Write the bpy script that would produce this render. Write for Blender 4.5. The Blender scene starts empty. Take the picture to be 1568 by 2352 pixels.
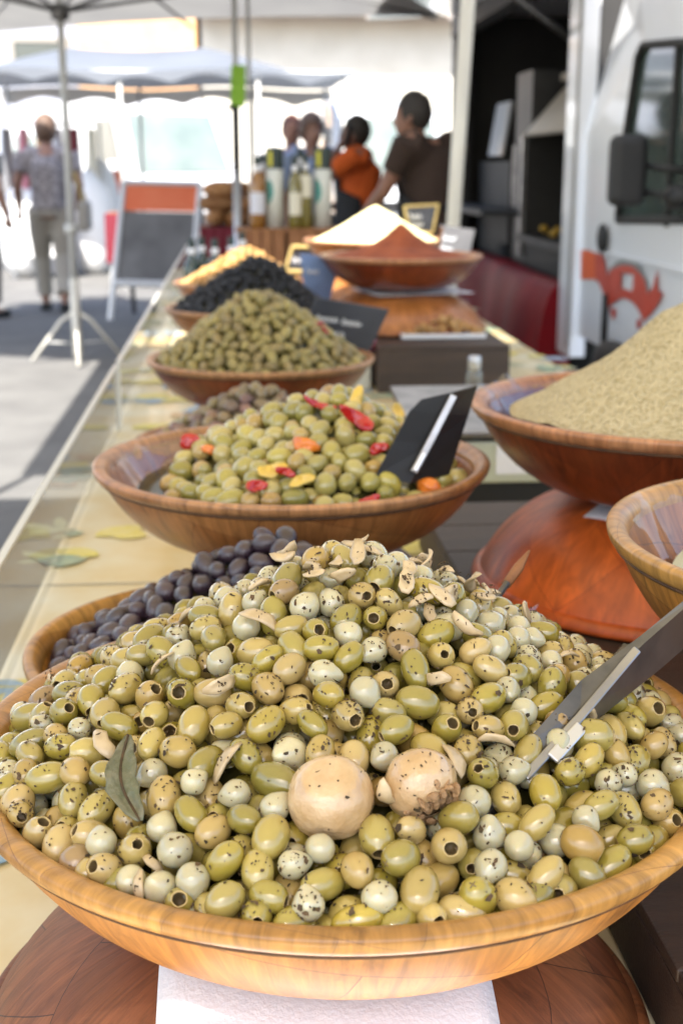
import bpy, math, random
import numpy as np
from mathutils import Vector, Matrix, Euler

SC = bpy.context.scene
COL = SC.collection
R_ = math.radians
random.seed(7)
RNG = np.random.default_rng(11)

# ------------------------------------------------------------------ camera
CAM_H, PITCH, YAW, FPX = 1.27, R_(14.86), R_(4.5), 3000.0
cd = bpy.data.cameras.new('camera')
cam = bpy.data.objects.new('camera', cd)
COL.objects.link(cam)
cam.location = (0, 0, CAM_H)
cam.rotation_euler = (R_(90) - PITCH, 0, -YAW)
cd.sensor_fit = 'VERTICAL'
cd.sensor_height = 22.3
cd.sensor_width = 14.9
cd.lens = FPX / 2352 * 22.3
cd.clip_start = 0.05
cd.clip_end = 2000
cd.dof.use_dof = True
cd.dof.focus_distance = 0.84
cd.dof.aperture_fstop = 5.0
cd.dof.aperture_blades = 7
SC.camera = cam

# ------------------------------------------------------------------ sky, sun, exposure
TOSUN = Vector((-0.25, -0.825, 1.0)).normalized()
W = bpy.data.worlds.new('World')
SC.world = W
W.use_nodes = True
wn, wl = W.node_tree.nodes, W.node_tree.links
sky = wn.new('ShaderNodeTexSky')
sky.sky_type = 'NISHITA'
sky.sun_disc = False
sky.sun_elevation = math.asin(TOSUN.z)
sky.sun_rotation = math.atan2(TOSUN.x, TOSUN.y)
sky.air_density = 1.0
sky.dust_density = 2.0
wl.new(sky.outputs[0], wn['Background'].inputs[0])
wn['Background'].inputs[1].default_value = 0.12
sl = bpy.data.lights.new('sun', 'SUN')
sl.energy = 4.0
sl.angle = R_(0.53)
sl.color = (1.0, 0.95, 0.87)
so = bpy.data.objects.new('sun', sl)
so.rotation_euler = (-TOSUN).to_track_quat('-Z', 'Y').to_euler()
so.location = (-3, -8, 12)
COL.objects.link(so)
SC.view_settings.view_transform = 'Standard'
SC.view_settings.look = 'None'
SC.view_settings.gamma = 1
SC.view_settings.exposure = 1.95
SC.render.engine = 'CYCLES'
SC.cycles.use_denoising = True
SC.cycles.max_bounces = 8
SC.cycles.diffuse_bounces = 4
SC.cycles.glossy_bounces = 4
SC.cycles.transparent_max_bounces = 16
SC.cycles.sample_clamp_indirect = 6
SC.cycles.caustics_reflective = False
SC.cycles.caustics_refractive = False

# ------------------------------------------------------------------ measuring helpers (photo pixel -> place in the world)
_fw = np.array([math.sin(YAW)*math.cos(PITCH), math.cos(YAW)*math.cos(PITCH), -math.sin(PITCH)])
_rt = np.array([math.cos(YAW), -math.sin(YAW), 0.0])
_up = np.cross(_rt, _fw)
_C = np.array([0, 0, CAM_H])
def ray(x, y): return _fw + _rt*(x-784)/FPX - _up*(y-1176)/FPX
def at_z(x, y, z): d = ray(x, y); return _C + d*(z-CAM_H)/d[2]
def at_y(x, y, Y): d = ray(x, y); return _C + d*Y/d[1]
def at_x(x, y, X): d = ray(x, y); return _C + d*X/d[0]
def project(P):
    v = np.asarray(P) - _C
    z = v @ _fw
    return 784 + FPX*(v @ _rt)/z, 1176 - FPX*(v @ _up)/z, z

# ------------------------------------------------------------------ materials
MATS = {}
def M(name, col, col2=None, sc=10, rough=.5, rough2=None, metal=0, bump=0, bsc=60, coat=0, coatr=.06, sss=0, sssr=.004, rnd=0, pal=None,
      island=False, spec=.5, detail=5, stretch=None, lo=.35, hi=.65, emit=0, trans=0, uv=False, w4=True):
    m = bpy.data.materials.new(name)
    MATS[name] = m
    m.use_nodes = True
    nt = m.node_tree
    N, L = nt.nodes, nt.links
    b = N['Principled BSDF']
    tc = N.new('ShaderNodeTexCoord')
    vec = tc.outputs['UV' if uv else 'Object']
    if stretch:
        mp = N.new('ShaderNodeMapping')
        mp.inputs['Scale'].default_value = stretch
        L.new(vec, mp.inputs[0]); vec = mp.outputs[0]
    rnode = None
    if rnd or pal or island:
        if island:
            g = N.new('ShaderNodeNewGeometry'); rout = g.outputs['Random Per Island']
        else:
            g = N.new('ShaderNodeObjectInfo'); rout = g.outputs['Random']
        rnode = rout
    def noise(scale, det=detail):
        n = N.new('ShaderNodeTexNoise')
        n.noise_dimensions = '4D' if rnode is not None else '3D'
        n.inputs['Scale'].default_value = scale
        n.inputs['Detail'].default_value = det
        L.new(vec, n.inputs['Vector'])
        if rnode is not None:
            mm = N.new('ShaderNodeMath'); mm.operation = 'MULTIPLY'; mm.inputs[1].default_value = 57.0
            L.new(rnode, mm.inputs[0]); L.new(mm.outputs[0], n.inputs['W'])
        return n
    cur = None
    if pal:
        cr = N.new('ShaderNodeValToRGB')
        el = cr.color_ramp.elements
        while len(el) < len(pal): el.new(.5)
        for i, c in enumerate(pal):
            el[i].position = i/(len(pal)-1) if len(pal) > 1 else 0
            el[i].color = (*c, 1)
        L.new(rnode, cr.inputs[0])
        cur = cr.outputs[0]
    if col2 is not None:
        n = noise(sc)
        ramp = N.new('ShaderNodeValToRGB')
        ramp.color_ramp.elements[0].position = lo
        ramp.color_ramp.elements[1].position = hi
        L.new(n.outputs['Fac'], ramp.inputs[0])
        mx = N.new('ShaderNodeMix'); mx.data_type = 'RGBA'
        L.new(ramp.outputs[0], mx.inputs[0])
        if cur is not None: L.new(cur, mx.inputs[6])
        else: mx.inputs[6].default_value = (*col, 1)
        mx.inputs[7].default_value = (*col2, 1)
        cur = mx.outputs[2]
        if rough2 is not None:
            mr = N.new('ShaderNodeMapRange')
            mr.inputs[3].default_value = rough; mr.inputs[4].default_value = rough2
            L.new(ramp.outputs[0], mr.inputs[0]); L.new(mr.outputs[0], b.inputs['Roughness'])
    if rnd:
        hs = N.new('ShaderNodeHueSaturation')
        mr = N.new('ShaderNodeMapRange')
        mr.inputs[3].default_value = 1-rnd; mr.inputs[4].default_value = 1+rnd
        fr = N.new('ShaderNodeMath'); fr.operation = 'FRACT'
        mu = N.new('ShaderNodeMath'); mu.operation = 'MULTIPLY'; mu.inputs[1].default_value = 91.7
        L.new(rnode, mu.inputs[0]); L.new(mu.outputs[0], fr.inputs[0]); L.new(fr.outputs[0], mr.inputs[0])
        L.new(mr.outputs[0], hs.inputs['Value'])
        if cur is not None: L.new(cur, hs.inputs['Color'])
        else: hs.inputs['Color'].default_value = (*col, 1)
        cur = hs.outputs[0]
    if cur is not None: L.new(cur, b.inputs['Base Color'])
    else: b.inputs['Base Color'].default_value = (*col, 1)
    if rough2 is None or col2 is None: b.inputs['Roughness'].default_value = rough
    b.inputs['Metallic'].default_value = metal
    b.inputs['Specular IOR Level'].default_value = spec
    b.inputs['Coat Weight'].default_value = coat
    b.inputs['Coat Roughness'].default_value = coatr
    if sss:
        b.inputs['Subsurface Weight'].default_value = sss
        b.inputs['Subsurface Radius'].default_value = (1, .7, .35)
        b.inputs['Subsurface Scale'].default_value = sssr
    if bump:
        n = noise(bsc, 4)
        bp = N.new('ShaderNodeBump')
        bp.inputs['Strength'].default_value = bump
        bp.inputs['Distance'].default_value = .01
        L.new(n.outputs['Fac'], bp.inputs['Height'])
        L.new(bp.outputs[0], b.inputs['Normal'])
    if emit:
        b.inputs['Emission Color'].default_value = (*col, 1)
        b.inputs['Emission Strength'].default_value = emit
    if trans:
        tl = N.new('ShaderNodeBsdfTranslucent')
        if cur is not None: L.new(cur, tl.inputs[0])
        else: tl.inputs[0].default_value = (*col, 1)
        ms = N.new('ShaderNodeMixShader'); ms.inputs[0].default_value = trans
        L.new(b.outputs[0], ms.inputs[1]); L.new(tl.outputs[0], ms.inputs[2])
        L.new(ms.outputs[0], N['Material Output'].inputs[0])
    return m

def M_thin(name, tint=(1, 1, 1), base=.04, gloss=.6, rough=.03, bump=0, bsc=30, dirt=0.0, ior=1.45):
    """thin clear sheet: transparent + fresnel reflection (+ a little dust)"""
    m = bpy.data.materials.new(name); MATS[name] = m
    m.use_nodes = True
    N, L = m.node_tree.nodes, m.node_tree.links
    N.remove(N['Principled BSDF'])
    t = N.new('ShaderNodeBsdfTransparent'); t.inputs[0].default_value = (*tint, 1)
    g = N.new('ShaderNodeBsdfGlossy'); g.inputs['Roughness'].default_value = rough
    lw = N.new('ShaderNodeFresnel'); lw.inputs[0].default_value = ior
    mr = N.new('ShaderNodeMapRange'); mr.inputs[3].default_value = base; mr.inputs[4].default_value = gloss
    L.new(lw.outputs[0], mr.inputs[0])
    mx = N.new('ShaderNodeMixShader'); L.new(mr.outputs[0], mx.inputs[0]); L.new(t.outputs[0], mx.inputs[1]); L.new(g.outputs[0], mx.inputs[2])
    out = mx.outputs[0]
    if dirt:
        d = N.new('ShaderNodeBsdfDiffuse'); d.inputs[0].default_value = (.75, .75, .72, 1)
        m2 = N.new('ShaderNodeMixShader'); m2.inputs[0].default_value = dirt
        L.new(out, m2.inputs[1]); L.new(d.outputs[0], m2.inputs[2]); out = m2.outputs[0]
    if bump:
        tc = N.new('ShaderNodeTexCoord')
        n = N.new('ShaderNodeTexNoise'); n.inputs['Scale'].default_value = bsc; n.inputs['Detail'].default_value = 2
        L.new(tc.outputs['Object'], n.inputs[0])
        bp = N.new('ShaderNodeBump'); bp.inputs['Strength'].default_value = bump; bp.inputs['Distance'].default_value = .01
        L.new(n.outputs[0], bp.inputs['Height']); L.new(bp.outputs[0], g.inputs['Normal']); L.new(bp.outputs[0], lw.inputs['Normal'])
    L.new(out, N['Material Output'].inputs[0])
    return m

def M_wood(name, c1, c2, dark, bw=.10, rh=.055, rot=.35, rough=.38, coat=.25, grain=(130, 13, 14), mort=.0005, stain=.8):
    """laminated turned-wood: blocks on the UV unwrap of the bowl, grain and dark joints"""
    m = bpy.data.materials.new(name); MATS[name] = m
    m.use_nodes = True
    N, L = m.node_tree.nodes, m.node_tree.links
    b = N['Principled BSDF']
    tc = N.new('ShaderNodeTexCoord')
    mp = N.new('ShaderNodeMapping'); mp.inputs['Rotation'].default_value = (0, 0, rot)
    L.new(tc.outputs['UV'], mp.inputs[0])
    wob = N.new('ShaderNodeTexNoise'); wob.inputs['Scale'].default_value = 6; L.new(tc.outputs['UV'], wob.inputs[0])
    vm = N.new('ShaderNodeVectorMath'); vm.operation = 'MULTIPLY_ADD'
    L.new(wob.outputs['Color'], vm.inputs[0]); vm.inputs[1].default_value = (.02, .02, 0); L.new(mp.outputs[0], vm.inputs[2])
    br = N.new('ShaderNodeTexBrick')
    br.inputs['Scale'].default_value = 1
    br.inputs['Brick Width'].default_value = bw
    br.inputs['Row Height'].default_value = rh
    br.inputs['Mortar Size'].default_value = mort
    br.inputs['Mortar Smooth'].default_value = .3
    br.inputs['Color1'].default_value = (*c1, 1); br.inputs['Color2'].default_value = (*c2, 1); br.inputs['Mortar'].default_value = (*dark, 1)
    L.new(vm.outputs[0], br.inputs['Vector'])
    mp2 = N.new('ShaderNodeMapping'); mp2.inputs['Scale'].default_value = grain; mp2.inputs['Rotation'].default_value = (0, 0, rot)
    L.new(tc.outputs['UV'], mp2.inputs[0])
    n = N.new('ShaderNodeTexNoise'); n.inputs['Scale'].default_value = 1; n.inputs['Detail'].default_value = 8; n.inputs['Roughness'].default_value = .62; n.inputs['Distortion'].default_value = .9
    L.new(mp2.outputs[0], n.inputs[0])
    n2 = N.new('ShaderNodeTexNoise'); n2.inputs['Scale'].default_value = 9; n2.inputs['Detail'].default_value = 5
    L.new(tc.outputs['UV'], n2.inputs[0])
    rp = N.new('ShaderNodeValToRGB'); rp.color_ramp.elements[0].position = .32; rp.color_ramp.elements[1].position = .72
    rp.color_ramp.elements[0].color = (.34, .32, .30, 1); rp.color_ramp.elements[1].color = (1.15, 1.15, 1.15, 1)
    L.new(n.outputs[0], rp.inputs[0])
    mu = N.new('ShaderNodeMix'); mu.data_type = 'RGBA'; mu.blend_type = 'MULTIPLY'; mu.inputs[0].default_value = .75
    L.new(br.outputs[0], mu.inputs[6]); L.new(rp.outputs[0], mu.inputs[7])
    rp2 = N.new('ShaderNodeValToRGB'); rp2.color_ramp.elements[0].position = .3; rp2.color_ramp.elements[1].position = .7
    rp2.color_ramp.elements[0].color = (.6, .55, .5, 1); rp2.color_ramp.elements[1].color = (1.1, 1.1, 1.1, 1)
    L.new(n2.outputs[0], rp2.inputs[0])
    mu2 = N.new('ShaderNodeMix'); mu2.data_type = 'RGBA'; mu2.blend_type = 'MULTIPLY'; mu2.inputs[0].default_value = .7
    L.new(mu.outputs[2], mu2.inputs[6]); L.new(rp2.outputs[0], mu2.inputs[7])
    st = N.new('ShaderNodeTexNoise'); st.inputs['Scale'].default_value = 1; st.inputs['Detail'].default_value = 7; st.inputs['Roughness'].default_value = .7
    mp3 = N.new('ShaderNodeMapping'); mp3.inputs['Scale'].default_value = (30, 11, 10); mp3.inputs['Rotation'].default_value = (0, 0, rot-.25); mp3.inputs['Location'].default_value = (3.7, 1.3, 0)
    L.new(tc.outputs['UV'], mp3.inputs[0]); L.new(mp3.outputs[0], st.inputs[0])
    rp3 = N.new('ShaderNodeValToRGB'); rp3.color_ramp.elements[0].position = .56; rp3.color_ramp.elements[1].position = .70
    rp3.color_ramp.elements[0].color = (1, 1, 1, 1); rp3.color_ramp.elements[1].color = (.38, .33, .30, 1)
    L.new(st.outputs[0], rp3.inputs[0])
    mu3 = N.new('ShaderNodeMix'); mu3.data_type = 'RGBA'; mu3.blend_type = 'MULTIPLY'; mu3.inputs[0].default_value = stain
    L.new(mu2.outputs[2], mu3.inputs[6]); L.new(rp3.outputs[0], mu3.inputs[7])
    L.new(mu3.outputs[2], b.inputs['Base Color'])
    mr = N.new('ShaderNodeMapRange'); mr.inputs[3].default_value = rough-.1; mr.inputs[4].default_value = rough+.15
    L.new(n2.outputs[0], mr.inputs[0]); L.new(mr.outputs[0], b.inputs['Roughness'])
    b.inputs['Coat Weight'].default_value = coat; b.inputs['Coat Roughness'].default_value = .2
    bp = N.new('ShaderNodeBump'); bp.inputs['Strength'].default_value = .15; bp.inputs['Distance'].default_value = .004
    L.new(n.outputs[0], bp.inputs['Height']); L.new(bp.outputs[0], b.inputs['Normal'])
    return m

# ------------------------------------------------------------------ mesh helpers
class MB:
    def __init__(s):
        s.v, s.f, s.mi, s.uv = [], [], [], []
    def add(s, vs, fs, mi=0, uvs=None):
        b = len(s.v)
        s.v.extend([tuple(map(float, p)) for p in vs])
        for k, f in enumerate(fs):
            s.f.append(tuple(b+i for i in f)); s.mi.append(mi)
            s.uv.append(uvs[k] if uvs else None)
        return s
    def box(s, c, d, rot=None, mi=0):
        x, y, z = d[0]/2, d[1]/2, d[2]/2
        P = [Vector(p) for p in ((-x,-y,-z),(x,-y,-z),(x,y,-z),(-x,y,-z),(-x,-y,z),(x,-y,z),(x,y,z),(-x,y,z))]
        if rot is not None:
            q = Euler(rot).to_matrix(); P = [q @ p for p in P]
        c = Vector(c)
        return s.add([p+c for p in P], [(0,3,2,1),(4,5,6,7),(0,1,5,4),(1,2,6,5),(2,3,7,6),(3,0,4,7)], mi)
    def bbox(s, lo, hi, mi=0):
        return s.box([(a+b)/2 for a, b in zip(lo, hi)], [b-a for a, b in zip(lo, hi)], None, mi)
    def tube(s, pts, rad, n=10, mi=0, cap=True, flat=1.0):
        pts = [Vector(p) for p in pts]
        if not hasattr(rad, '__len__'): rad = [rad]*len(pts)
        rings = []
        t0 = (pts[1]-pts[0]).normalized()
        u = t0.orthogonal().normalized()
        for i, p in enumerate(pts):
            a = pts[max(i-1, 0)]; b = pts[min(i+1, len(pts)-1)]
            t = (b-a).normalized()
            u = (u - t*u.dot(t)).normalized()
            w = t.cross(u)
            rings.append([p + (u*math.cos(2*math.pi*k/n) + w*math.sin(2*math.pi*k/n)*flat)*rad[i] for k in range(n)])
        vs = [q for r in rings for q in r]
        fs = [(i*n+k, i*n+(k+1) % n, (i+1)*n+(k+1) % n, (i+1)*n+k) for i in range(len(pts)-1) for k in range(n)]
        if cap:
            fs += [tuple(range(n-1, -1, -1)), tuple((len(pts)-1)*n+k for k in range(n))]
        return s.add(vs, fs, mi)
    def lathe(s, prof, n=48, c=(0, 0, 0), mi=0, uvr=1.0, dr=None):
        cx, cy, cz = c
        vs, fs, uvs = [], [], []
        ln = [0]
        for a, b in zip(prof, prof[1:]): ln.append(ln[-1]+math.hypot(b[0]-a[0], b[1]-a[1]))
        for (r, z) in prof:
            for k in range(n):
                a = 2*math.pi*k/n
                vs.append((cx+r*math.cos(a), cy+r*math.sin(a), cz+z))
        for i in range(len(prof)-1):
            for k in range(n):
                k2 = (k+1) % n
                fs.append((i*n+k, i*n+k2, (i+1)*n+k2, (i+1)*n+k))
                u0, u1 = 2*math.pi*uvr*k/n, 2*math.pi*uvr*(k+1)/n
                uvs.append(((u0, ln[i]), (u1, ln[i]), (u1, ln[i+1]), (u0, ln[i+1])))
        return s.add(vs, fs, mi, uvs)
    def ell(s, c, r, n=16, m=10, rot=None, mi=0):
        q = Euler(rot).to_matrix() if rot is not None else Matrix.Identity(3)
        c = Vector(c)
        vs = [c + q @ Vector((0, 0, r[2]))]
        for i in range(1, m):
            t = math.pi*i/m
            for k in range(n):
                a = 2*math.pi*k/n
                vs.append(c + q @ Vector((r[0]*math.sin(t)*math.cos(a), r[1]*math.sin(t)*math.sin(a), r[2]*math.cos(t))))
        vs.append(c + q @ Vector((0, 0, -r[2])))
        fs = [(0, 1+k, 1+(k+1) % n) for k in range(n)]
        for i in range(m-2):
            for k in range(n):
                fs.append((1+i*n+k, 1+(i+1)*n+k, 1+(i+1)*n+(k+1) % n, 1+i*n+(k+1) % n))
        e = len(vs)-1
        fs += [(e, 1+(m-2)*n+(k+1) % n, 1+(m-2)*n+k) for k in range(n)]
        return s.add(vs, fs, mi)
    def slab(s, corners, th, mi=0):
        """polygon with thickness along its normal (pushed to the far side)"""
        P = [Vector(map(float, p)) for p in corners]
        nrm = Vector((0, 0, 0))
        for a, b in zip(P, P[1:]+P[:1]): nrm += a.cross(b)
        nrm.normalize()
        n = len(P)
        vs = P + [p - nrm*th for p in P]
        fs = [tuple(range(n)), tuple(range(2*n-1, n-1, -1))] + [(i, n+i, n+(i+1) % n, (i+1) % n) for i in range(n)]
        return s.add(vs, fs, mi)
    def mesh(s, name, mats, smooth=False):
        me = bpy.data.meshes.new(name)
        me.from_pydata(s.v, [], s.f)
        for m in (mats if isinstance(mats, (list, tuple)) else [mats]): me.materials.append(m)
        me.polygons.foreach_set('material_index', s.mi)
        if any(u is not None for u in s.uv):
            ul = me.uv_layers.new(name='UVMap')
            k = 0
            for f, u in zip(s.f, s.uv):
                for j in range(len(f)):
                    ul.data[k].uv = u[j] if u else (s.v[f[j]][0], s.v[f[j]][1])
                    k += 1
        if smooth: me.polygons.foreach_set('use_smooth', [True]*len(s.f))
        me.update()
        return me
    def build(s, name, mats, parent=None, smooth=False, autos=None):
        me = s.mesh(name, mats, smooth)
        o = link(name, me, parent)
        if autos: smooth_by_angle(me, autos)
        return o

def smooth_by_angle(me, deg):
    me.polygons.foreach_set('use_smooth', [True]*len(me.polygons))
    me.set_sharp_from_angle(angle=R_(deg))

def link(name, me, parent=None):
    o = bpy.data.objects.new(name, me)
    COL.objects.link(o)
    if parent is not None: o.parent = parent
    return o
def tag(o, label=None, cat=None, group=None, kind=None):
    if label: o['label'] = label
    if cat: o['category'] = cat
    if group: o['group'] = group
    if kind: o['kind'] = kind
    return o
def empty(name, loc=(0, 0, 0), rz=0, label=None, cat=None, group=None):
    o = bpy.data.objects.new(name, None)
    o.empty_display_size = .05
    COL.objects.link(o)
    o.location = loc; o.rotation_euler = (0, 0, rz)
    return tag(o, label, cat, group)
def bevel(o, w=.004, seg=2):
    md = o.modifiers.new('bevel', 'BEVEL'); md.width = w; md.segments = seg; md.limit_method = 'ANGLE'
    return o

# ------------------------------------------------------------------ material set
M('asphalt', (.115, .112, .108), (.15, .147, .14), sc=3, rough=.9, bump=.3, bsc=120)
M('plaster', (.74, .70, .62), (.66, .62, .54), sc=1.5, rough=.9)
M('plaster_warm', (.62, .36, .18), (.70, .44, .24), sc=1.5, rough=.9)
M('plaster_grey', (.30, .33, .40), (.36, .38, .44), sc=1.2, rough=.9)
M('roof_tile', (.24, .15, .11), (.32, .2, .15), sc=4, rough=.8)
M('shutter', (.25, .24, .22), rough=.7)
M('canvas', (.74, .62, .40), (.68, .57, .36), sc=3, rough=.85, trans=.32)
M('canvas_white', (.64, .64, .63), (.60, .60, .59), sc=3, rough=.85, trans=.3)
M('canvas_grey', (.46, .45, .42), (.40, .39, .37), sc=2, rough=.85, trans=.25)
M('canvas_shaded', (.165, .18, .205), (.14, .155, .18), sc=1.2, rough=.7, trans=.2)  # white tent canvas, darkened to blue-grey to imitate shade on it
M('white_paint', (.74, .75, .77), (.70, .71, .73), sc=2, rough=.3, coat=.4)
M('van_white', (.80, .82, .85), (.74, .76, .79), sc=1.1, rough=.28, coat=.5)
M('black_plastic', (.012, .012, .013), rough=.55)
M('black_rubber', (.02, .02, .02), rough=.8)
M('dark_steel', (.10, .10, .10), (.17, .165, .16), sc=30, rough=.35, metal=.8)
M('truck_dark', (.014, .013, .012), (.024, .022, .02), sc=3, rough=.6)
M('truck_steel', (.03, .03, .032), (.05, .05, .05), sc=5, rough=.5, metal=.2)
M('truck_panel', (.14, .12, .115), rough=.6)
M('steel', (.42, .42, .43), (.30, .30, .31), sc=20, rough=.28, rough2=.45, metal=1)
M('alu', (.62, .63, .65), rough=.35, metal=.8)
M('pole_grey', (.52, .52, .50), rough=.5, metal=.2)
M('pole_cream', (.68, .66, .59), (.6, .58, .52), sc=5, rough=.5)
M('hood_beige', (.52, .46, .38), (.46, .41, .34), sc=3, rough=.5)
M('red_vinyl', (.22, .006, .010), (.14, .004, .008), sc=3, rough=.55, spec=.12, bump=.3, bsc=6)
M('maroon', (.16, .012, .025), rough=.8)
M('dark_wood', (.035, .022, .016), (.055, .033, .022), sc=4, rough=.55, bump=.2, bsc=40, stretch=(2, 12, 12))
M('crate_wood', (.30, .13, .05), (.22, .09, .035), sc=5, rough=.7, bump=.2, bsc=50, stretch=(8, 8, 1))
M('paper', (.80, .80, .82), (.76, .76, .79), sc=60, rough=.9, bump=.15, bsc=300)
M('cloth', (.70, .54, .25), (.78, .72, .52), sc=7, rough=.33, coat=.15)
M('print_yellow', (.72, .62, .10), (.76, .66, .24), sc=60, rough=.35)
M('print_green', (.26, .38, .28), (.42, .48, .30), sc=60, rough=.35)
M('print_blue', (.26, .42, .58), (.42, .54, .62), sc=60, rough=.35)
M('print_line', (.28, .25, .18), rough=.4)
M('print_orange', (.62, .40, .18), (.66, .48, .24), sc=30, rough=.35)
M('seam_dark', (.055, .026, .012), (.12, .055, .02), sc=40, rough=.7)
M('slate', (.045, .05, .065), (.075, .08, .10), sc=9, rough=.55)
M('slate_blue', (.17, .27, .52), (.22, .33, .58), sc=9, rough=.5)
M('chalk', (.70, .72, .76), rough=.9)
M('gold_frame', (.55, .42, .16), rough=.4)
M('orange_print', (.80, .16, .06), (.86, .22, .10), sc=3, rough=.5)
M('board_grey', (.12, .12, .13), (.19, .19, .20), sc=4, rough=.6)
M('green_tag', (.25, .50, .03), rough=.5)
M('scale_green', (.50, .52, .40), (.46, .48, .37), sc=3, rough=.4)
M('glass_dark', (.05, .06, .06), rough=.06, coat=.6)
M('glass_van', (.07, .10, .09), (.04, .055, .05), sc=3, rough=.07, coat=.7)
M('glass_pale', (.13, .165, .155), (.19, .22, .20), sc=1.5, rough=.1, coat=.5)
M('bottle_green', (.012, .03, .018), rough=.12, coat=.5)
M('oil_amber', (.28, .12, .012), (.20, .08, .008), sc=6, rough=.12, coat=.6)
M('oil_olive', (.16, .13, .015), (.12, .09, .01), sc=6, rough=.12, coat=.6)
M('carton', (.62, .63, .58), rough=.55)
M('teal_print', (.05, .25, .22), rough=.5)
M('yellow_print', (.55, .50, .03), rough=.5)
M('cap_dark', (.015, .03, .025), rough=.4)
M('label_cream', (.66, .62, .50), rough=.7)
M('skin_a', (.30, .15, .10), rough=.5, sss=0)
M('skin_b', (.16, .08, .055), rough=.5)
M('skin_c', (.32, .17, .12), rough=.5)
M('hair_dark', (.02, .016, .014), (.035, .028, .022), sc=40, rough=.6, bump=.6, bsc=60)
M('hair_brown', (.10, .06, .04), (.15, .09, .06), sc=40, rough=.6, bump=.6, bsc=60)
M('hair_red', (.13, .05, .035), rough=.6)
M('tee_orange', (.62, .11, .012), (.56, .09, .01), sc=6, rough=.85)
M('tee_brown', (.045, .026, .018), (.036, .02, .014), sc=6, rough=.9)
M('apron_black', (.012, .012, .014), rough=.8)
M('trousers_dark', (.02, .022, .03), rough=.85)
M('blouse', (.40, .37, .38), (.20, .18, .19), sc=26, rough=.9, lo=.42, hi=.58)
M('trousers_beige', (.38, .35, .30), (.33, .30, .26), sc=6, rough=.9)
M('shirt_blue', (.24, .32, .50), (.3, .38, .55), sc=8, rough=.85)
M('shirt_pale', (.6, .6, .66), rough=.85)
M('bag_white', (.8, .8, .8), rough=.5)
M('pink', (.55, .22, .28), rough=.7)
M('purple', (.18, .08, .25), rough=.8)
M('red_bag', (.62, .10, .10), (.5, .12, .3), sc=9, rough=.3, coat=.4)
M('bread', (.42, .22, .09), (.28, .12, .04), sc=9, rough=.8, rnd=.25)
M('decal_red', (.50, .055, .03), (.44, .05, .03), sc=8, rough=.4)
M('decal_grey', (.20, .22, .22), rough=.4)
M('logo_white', (.6, .62, .66), rough=.4)
M('decal_orange', (.68, .10, .012), rough=.4)
M('edge_plexi', (.62, .63, .60), rough=.3)
M('paste', (.74, .63, .39), (.44, .35, .16), sc=170, rough=.7, bump=1.6, bsc=170, lo=.42, hi=.78)
M('paprika', (.33, .080, .024), (.21, .045, .014), sc=14, rough=.95, bump=.5, bsc=90)
M('flour', (.78, .70, .42), (.74, .66, .36), sc=8, rough=.95, bump=.3, bsc=90)
M('potato', (.50, .30, .04), rough=.6, rnd=.2)
M('garlic_item', (.60, .47, .29), (.50, .37, .20), sc=120, rough=.4, coat=.3, rnd=.12)
M('mushroom', (.58, .41, .23), (.47, .30, .14), sc=55, rough=.2, coat=.7, bump=.25, bsc=130)
M('mushroom_gill', (.42, .25, .12), (.28, .16, .07), sc=140, rough=.6, bump=.8, bsc=150)
M('mushroom_stem', (.62, .58, .42), (.56, .5, .34), sc=60, rough=.35, coat=.3)
M('bay_leaf', (.10, .11, .06), (.17, .16, .10), sc=120, rough=.45, bump=.3, bsc=200)
M('herb', (.045, .032, .014), (.09, .05, .02), sc=200, rough=.8, island=True, rnd=.4)
GREENS = [(.33, .26, .036), (.25, .205, .030), (.42, .33, .095), (.21, .18, .032), (.36, .27, .036), (.45, .33, .13), (.28, .23, .036), (.42, .31, .10)]
M('olive_green', (0, 0, 0), (.30, .22, .06), sc=160, rough=.16, coat=1.0, coatr=.02, pal=GREENS, rnd=.12, lo=.5, hi=.8, sss=.12, sssr=.004, bump=.05, bsc=220)
M('olive_tan', (0, 0, 0), (.38, .26, .12), sc=180, rough=.2, coat=.55, pal=[(.44, .31, .11), (.35, .25, .06), (.47, .35, .14), (.38, .24, .04), (.29, .19, .09)], rnd=.1, lo=.5, hi=.8, sss=.12, bump=.06, bsc=220)
M('olive_inside', (.20, .14, .06), (.11, .075, .03), sc=200, rough=.5)
M('olive_rim', (.50, .38, .17), (.38, .27, .10), sc=300, rough=.4)
M('onion', (0, 0, 0), (.38, .36, .24), sc=70, rough=.1, coat=.9, coatr=.03, pal=[(.54, .49, .31), (.46, .42, .27), (.60, .54, .34), (.40, .37, .24)], rnd=.10, sss=.75, sssr=.012)
M('olive_stuff', (0, 0, 0), (.20, .16, .04), sc=150, rough=.25, pal=GREENS[:4], island=True, rnd=.15)
M('olive_big', (0, 0, 0), (.30, .27, .08), sc=120, rough=.2, coat=.6, pal=[(.34, .295, .07), (.23, .21, .045), (.44, .37, .13), (.30, .26, .05), (.46, .38, .15), (.39, .33, .05)], rnd=.12, lo=.5, hi=.85)
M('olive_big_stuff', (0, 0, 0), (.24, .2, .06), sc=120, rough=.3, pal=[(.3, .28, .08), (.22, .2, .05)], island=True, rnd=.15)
M('olive_purple', (.022, .011, .018), (.050, .028, .040), sc=60, rough=.2, coat=.6, rnd=.3, bump=.25, bsc=110)
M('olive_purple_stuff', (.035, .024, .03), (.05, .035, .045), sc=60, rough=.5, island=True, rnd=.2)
M('olive_mixed', (0, 0, 0), (.16, .10, .08), sc=90, rough=.35, coat=.2, pal=[(.30, .27, .07), (.22, .085, .075), (.34, .28, .09), (.035, .028, .04), (.28, .12, .10), (.33, .29, .07), (.08, .045, .06), (.30, .26, .08)], rnd=.15)
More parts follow.
